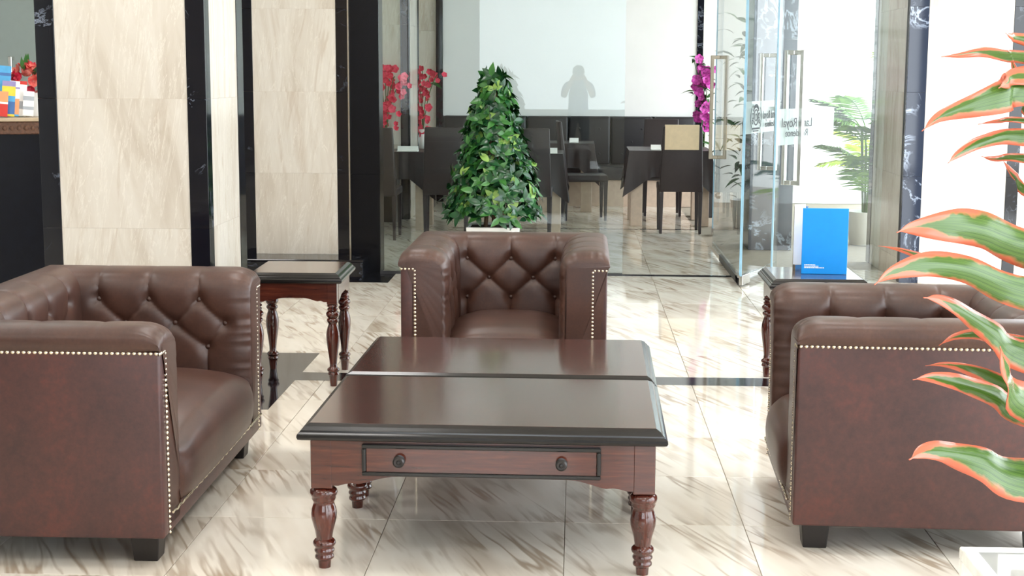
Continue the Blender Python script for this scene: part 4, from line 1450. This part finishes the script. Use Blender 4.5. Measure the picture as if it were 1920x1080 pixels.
def blade(tip_pts, hw, Y0, Y1, seed, tilt=0.0, face=0.6):
    """a ribbon leaf. points run from the tip inward (pixels of the photo give its direction, Y0..Y1 its own depth), then on to the stem"""
    rg = random.Random(seed)
    pts = []
    n0 = len(tip_pts)
    for k, (px, py) in enumerate(tip_pts):
        pts.append(at(px, py, Y0 + (Y1 - Y0) * k / (n0 - 1)))
    # run on to the stem
    d = (pts[-1] - pts[-2]).normalized()
    st = Vector((SX, SY, max(TZ + 0.2, min(1.66, pts[-1].z - 0.10 + d.z * 0.1))))
    pts.append(pts[-1].lerp(st, 0.5) + Vector((0, 0, 0.02)))
    pts.append(st)
    # dense Catmull-Rom, from the stem to the tip
    P = list(reversed(pts))
    dense = []
    for i in range(len(P) - 1):
        p0, p1, p2, p3 = P[max(0, i - 1)], P[i], P[i + 1], P[min(len(P) - 1, i + 2)]
        for k in range(7):
            s = k / 7
            dense.append(0.5 * ((2 * p1) + (p2 - p0) * s + (2 * p0 - 5 * p1 + 4 * p2 - p3) * s * s + (3 * p1 - p0 - 3 * p2 + p3) * s ** 3))
    dense.append(P[-1])
    n = len(dense)
    L = [0.0]
    for a, b in zip(dense[:-1], dense[1:]): L.append(L[-1] + (b - a).length)
    LT = L[-1]
    vs, fs, uvs = [], [], []
    wph = rg.uniform(0, 6)
    ac = 6
    for i, p in enumerate(dense):
        q = L[i] / LT
        dr = (dense[min(n - 1, i + 1)] - dense[max(0, i - 1)]).normalized()
        side = Vector((0, 1, 0)) * (1 - face) + Vector((0, 0, 1)) * face
        side = (side - dr * side.dot(dr)).normalized()
        up = dr.cross(side).normalized()
        ca, sa = math.cos(tilt), math.sin(tilt)
        side, up = side * ca + up * sa, up * ca - side * sa
        # narrow petiole at the stem, broad blade, drawn out tip
        prof = 0.06 + 0.94 * max(0, math.sin(PI * min(1, max(0, (q - 0.10) / 0.88)) ** 1.15)) ** 0.75 if q > 0.10 else 0.06
        if q > 0.985: prof = 0.03
        for k in range(ac + 1):
            c_ = -1 + 2 * k / ac
            wav = (0.16 * math.sin(q * 17 + wph + (0 if c_ > 0 else 1.3)) + 0.07 * math.sin(q * 41 + wph)) * abs(c_) ** 2
            off = side * (c_ * hw * prof * (1 + 0.22 * math.sin(q * 15 + wph + c_) * abs(c_))) + up * (hw * prof * (0.30 * abs(c_) + wav * 1.5))
            vs.append(p + off - Vector(pl.location))
            uvs.append((q, k / ac))
    for i in range(n - 1):
        for k in range(ac):
            a = i * (ac + 1) + k
            fs.append((a, a + 1, a + ac + 2, a + ac + 1))
    me = bpy.data.meshes.new('leaf')
    me.from_pydata([tuple(v) for v in vs], [], fs)
    uvl = me.uv_layers.new(name='uv')
    for lp in me.loops: uvl.data[lp.index].uv = uvs[lp.vertex_index]
    for pgn in me.polygons: pgn.use_smooth = True
    o = link('leaf', me, 'red_edged_leaf', pl)
    md = o.modifiers.new('thickness', 'SOLIDIFY'); md.thickness = 0.0012
    return o


PXM = 3.2 / 2800          # metres per pixel at the plant
BL = [([(1765, 106), (1795, 103), (1840, 97), (1890, 104), (1925, 106)], 15, 2.95, 2.95),
      ([(1729, 246), (1765, 218), (1830, 193), (1890, 176), (1930, 168)], 26, 2.80, 2.9),
      ([(1873, 165), (1890, 155), (1925, 142)], 24, 2.85, 2.9),
      ([(1834, 233), (1870, 227), (1925, 226)], 9, 3.0, 2.95),
      ([(1778, 306), (1800, 288), (1850, 265), (1925, 254)], 16, 2.85, 2.95),
      ([(1840, 293), (1865, 298), (1925, 296)], 13, 3.05, 2.98),
      ([(1886, 62), (1900, 70), (1930, 74)], 18, 2.9, 2.95),
      ([(1682, 436), (1715, 425), (1780, 424), (1850, 436), (1925, 462)], 33, 2.80, 2.92),
      ([(1640, 534), (1675, 510), (1740, 498), (1820, 508), (1925, 545)], 26, 2.75, 2.9),
      ([(1646, 461), (1690, 468), (1760, 490), (1840, 510), (1925, 550)], 11, 3.05, 2.95),
      ([(1732, 558), (1765, 563), (1820, 592), (1870, 625), (1925, 665)], 25, 2.85, 2.95),
      ([(1760, 648), (1790, 632), (1840, 628), (1925, 645)], 17, 3.05, 2.98),
      ([(1735, 686), (1775, 683), (1830, 695), (1925, 735)], 16, 3.05, 2.98),
      ([(1712, 712), (1750, 708), (1810, 722), (1870, 742), (1925, 770)], 22, 2.85, 2.95),
      ([(1876, 650), (1890, 690), (1930, 760)], 36, 2.75, 2.85),
      ([(1705, 862), (1735, 848), (1785, 850), (1850, 866), (1925, 898)], 34, 2.80, 2.92),
      ([(1880, 300), (1900, 330), (1935, 360)], 14, 3.1, 3.0),
      ([(1893, 100), (1915, 170), (1940, 205)], 20, 3.1, 3.0)]
for k, (pp, hw, y0, y1) in enumerate(BL):
    blade(pp, hw * PXM * 1.12, y0, y1, 100 + k, tilt=R_.uniform(-0.25, 0.25), face=0.72)
for k in range(7):          # leaves on the far side of the stem, outside the frame
    a = -0.9 + k * 0.3
    z = 0.5 + 0.17 * k
    p0 = Vector((0.02, 0, z)); 
    me = leaf_mesh('leaf', 0.42, 0.085, 0.3, 0.35, 10, 'leaf_mid')
    link('leaf', me, None, pl, Matrix.Translation(p0) @ Euler((0.5, 0, a - PI / 2)).to_matrix().to_4x4())

# ------------------------------------------------------------------ the photographer, mirrored in the glass partition
def photographer():
    J = {'pelvis': (0, 0, 0.90, .135), 'waist': (0, 0, 1.02, .15), 'chest': (0, 0.0, 1.22, .17), 'neckb': (0, 0, 1.36, .075), 'neck': (0, 0.01, 1.42, .055), 'head': (0, 0.02, 1.50, .082), 'crown': (0, 0.015, 1.565, .078)}
    B = [('pelvis', 'waist'), ('waist', 'chest'), ('chest', 'neckb'), ('neckb', 'neck'), ('neck', 'head'), ('head', 'crown')]
    for s_, n_ in ((-1, 'l'), (1, 'r')):
        J['hip' + n_] = (s_ * .095, 0, 0.84, .095); J['knee' + n_] = (s_ * .11, .02, 0.47, .062); J['ankle' + n_] = (s_ * .12, -.01, 0.09, .043); J['toe' + n_] = (s_ * .135, .16, 0.035, .036)
        J['sh' + n_] = (s_ * .185, 0, 1.33, .062); J['el' + n_] = (s_ * .225, .10, 1.15, .05); J['wr' + n_] = (s_ * .105, .215, 1.40, .028); J['palm' + n_] = (s_ * .085, .225, 1.455, .030)
        B += [('pelvis', 'hip' + n_), ('hip' + n_, 'knee' + n_), ('knee' + n_, 'ankle' + n_), ('ankle' + n_, 'toe' + n_), ('neckb', 'sh' + n_), ('sh' + n_, 'el' + n_), ('el' + n_, 'wr' + n_), ('wr' + n_, 'palm' + n_)]
        for q in range(4):
            a = 'f%s%d' % (n_, q)
            J[a + 'a'] = (s_ * (.078 - .004 * q), .245, 1.475 + .013 * q - .02, .009); J[a + 'b'] = (s_ * .045, .262, 1.478 + .013 * q - .02, .008)
            B += [('palm' + n_, a + 'a'), (a + 'a', a + 'b')]
        J['th' + n_] = (s_ * .05, .20, 1.435, .009); B.append(('palm' + n_, 'th' + n_))
    keys = list(J)
    me = bpy.data.meshes.new('body')
    me.from_pydata([J[k][:3] for k in keys], [(keys.index(a), keys.index(b)) for a, b in B], [])
    tmp = bpy.data.objects.new('body', me)
    C.objects.link(tmp)
    md = tmp.modifiers.new('skin', 'SKIN')
    if not me.skin_vertices:
        bm = bmesh.new(); bm.from_mesh(me); bm.verts.layers.skin.verify(); bm.to_mesh(me); bm.free()
    for k, sv in zip(keys, me.skin_vertices[0].data):
        r = J[k][3]
        sv.radius = (r, r * (0.72 if k in ('pelvis', 'waist', 'chest') else 1.0))
        sv.use_root = k == 'pelvis'
    tmp.modifiers.new('sub', 'SUBSURF').levels = 2
    dg = bpy.context.evaluated_depsgraph_get()
    dg.update()
    out = bpy.data.meshes.new_from_object(tmp.evaluated_get(dg))
    bpy.data.objects.remove(tmp)
    out.materials.clear()
    for n_ in ('skin', 'shirt_blue', 'trousers_dark', 'camera_black'): out.materials.append(MATS[n_])
    for p in out.polygons:
        c = p.center
        p.use_smooth = True
        p.material_index = 3 if c.z < 0.075 else 2 if c.z < 0.93 else 1 if (c.z < 1.385 and c.y < 0.13 and abs(c.x) < 0.30 and not (c.z > 1.33 and c.y > 0.12)) else 0
    t_ = thing('person', 'standing person in blue shirt and dark trousers holding up a camera, reflected in the glass', 'person', (0.03, -0.40, 0))
    link('body', out, None, t_)
    m = MB()
    m.lathe([(1.50, 0.0885), (1.53, 0.091), (1.57, 0.087), (1.605, 0.066), (1.622, 0.035), (1.627, 0.001)], (0, 0.005, 0.0), 18)
    m.build('hair', 'hair_black', t_, smooth=60)
    return t_


photographer()
pc = thing('camera_body', 'small black camera held up in front of the reflected person', 'camera', (0.03, -0.105, 1.462))
MB().box((0, 0, 0.035), (0.12, 0.045, 0.075)).build('housing', 'camera_black', pc, bevel=0.006, seg=2)
MB().lathe([(0, 0.026), (0.03, 0.026), (0.03, 0.02)], n=16).build('lens', 'camera_black', pc).matrix_local = Matrix.Translation((0, 0.022, 0.03)) @ Matrix.Rotation(-PI / 2, 4, 'X')
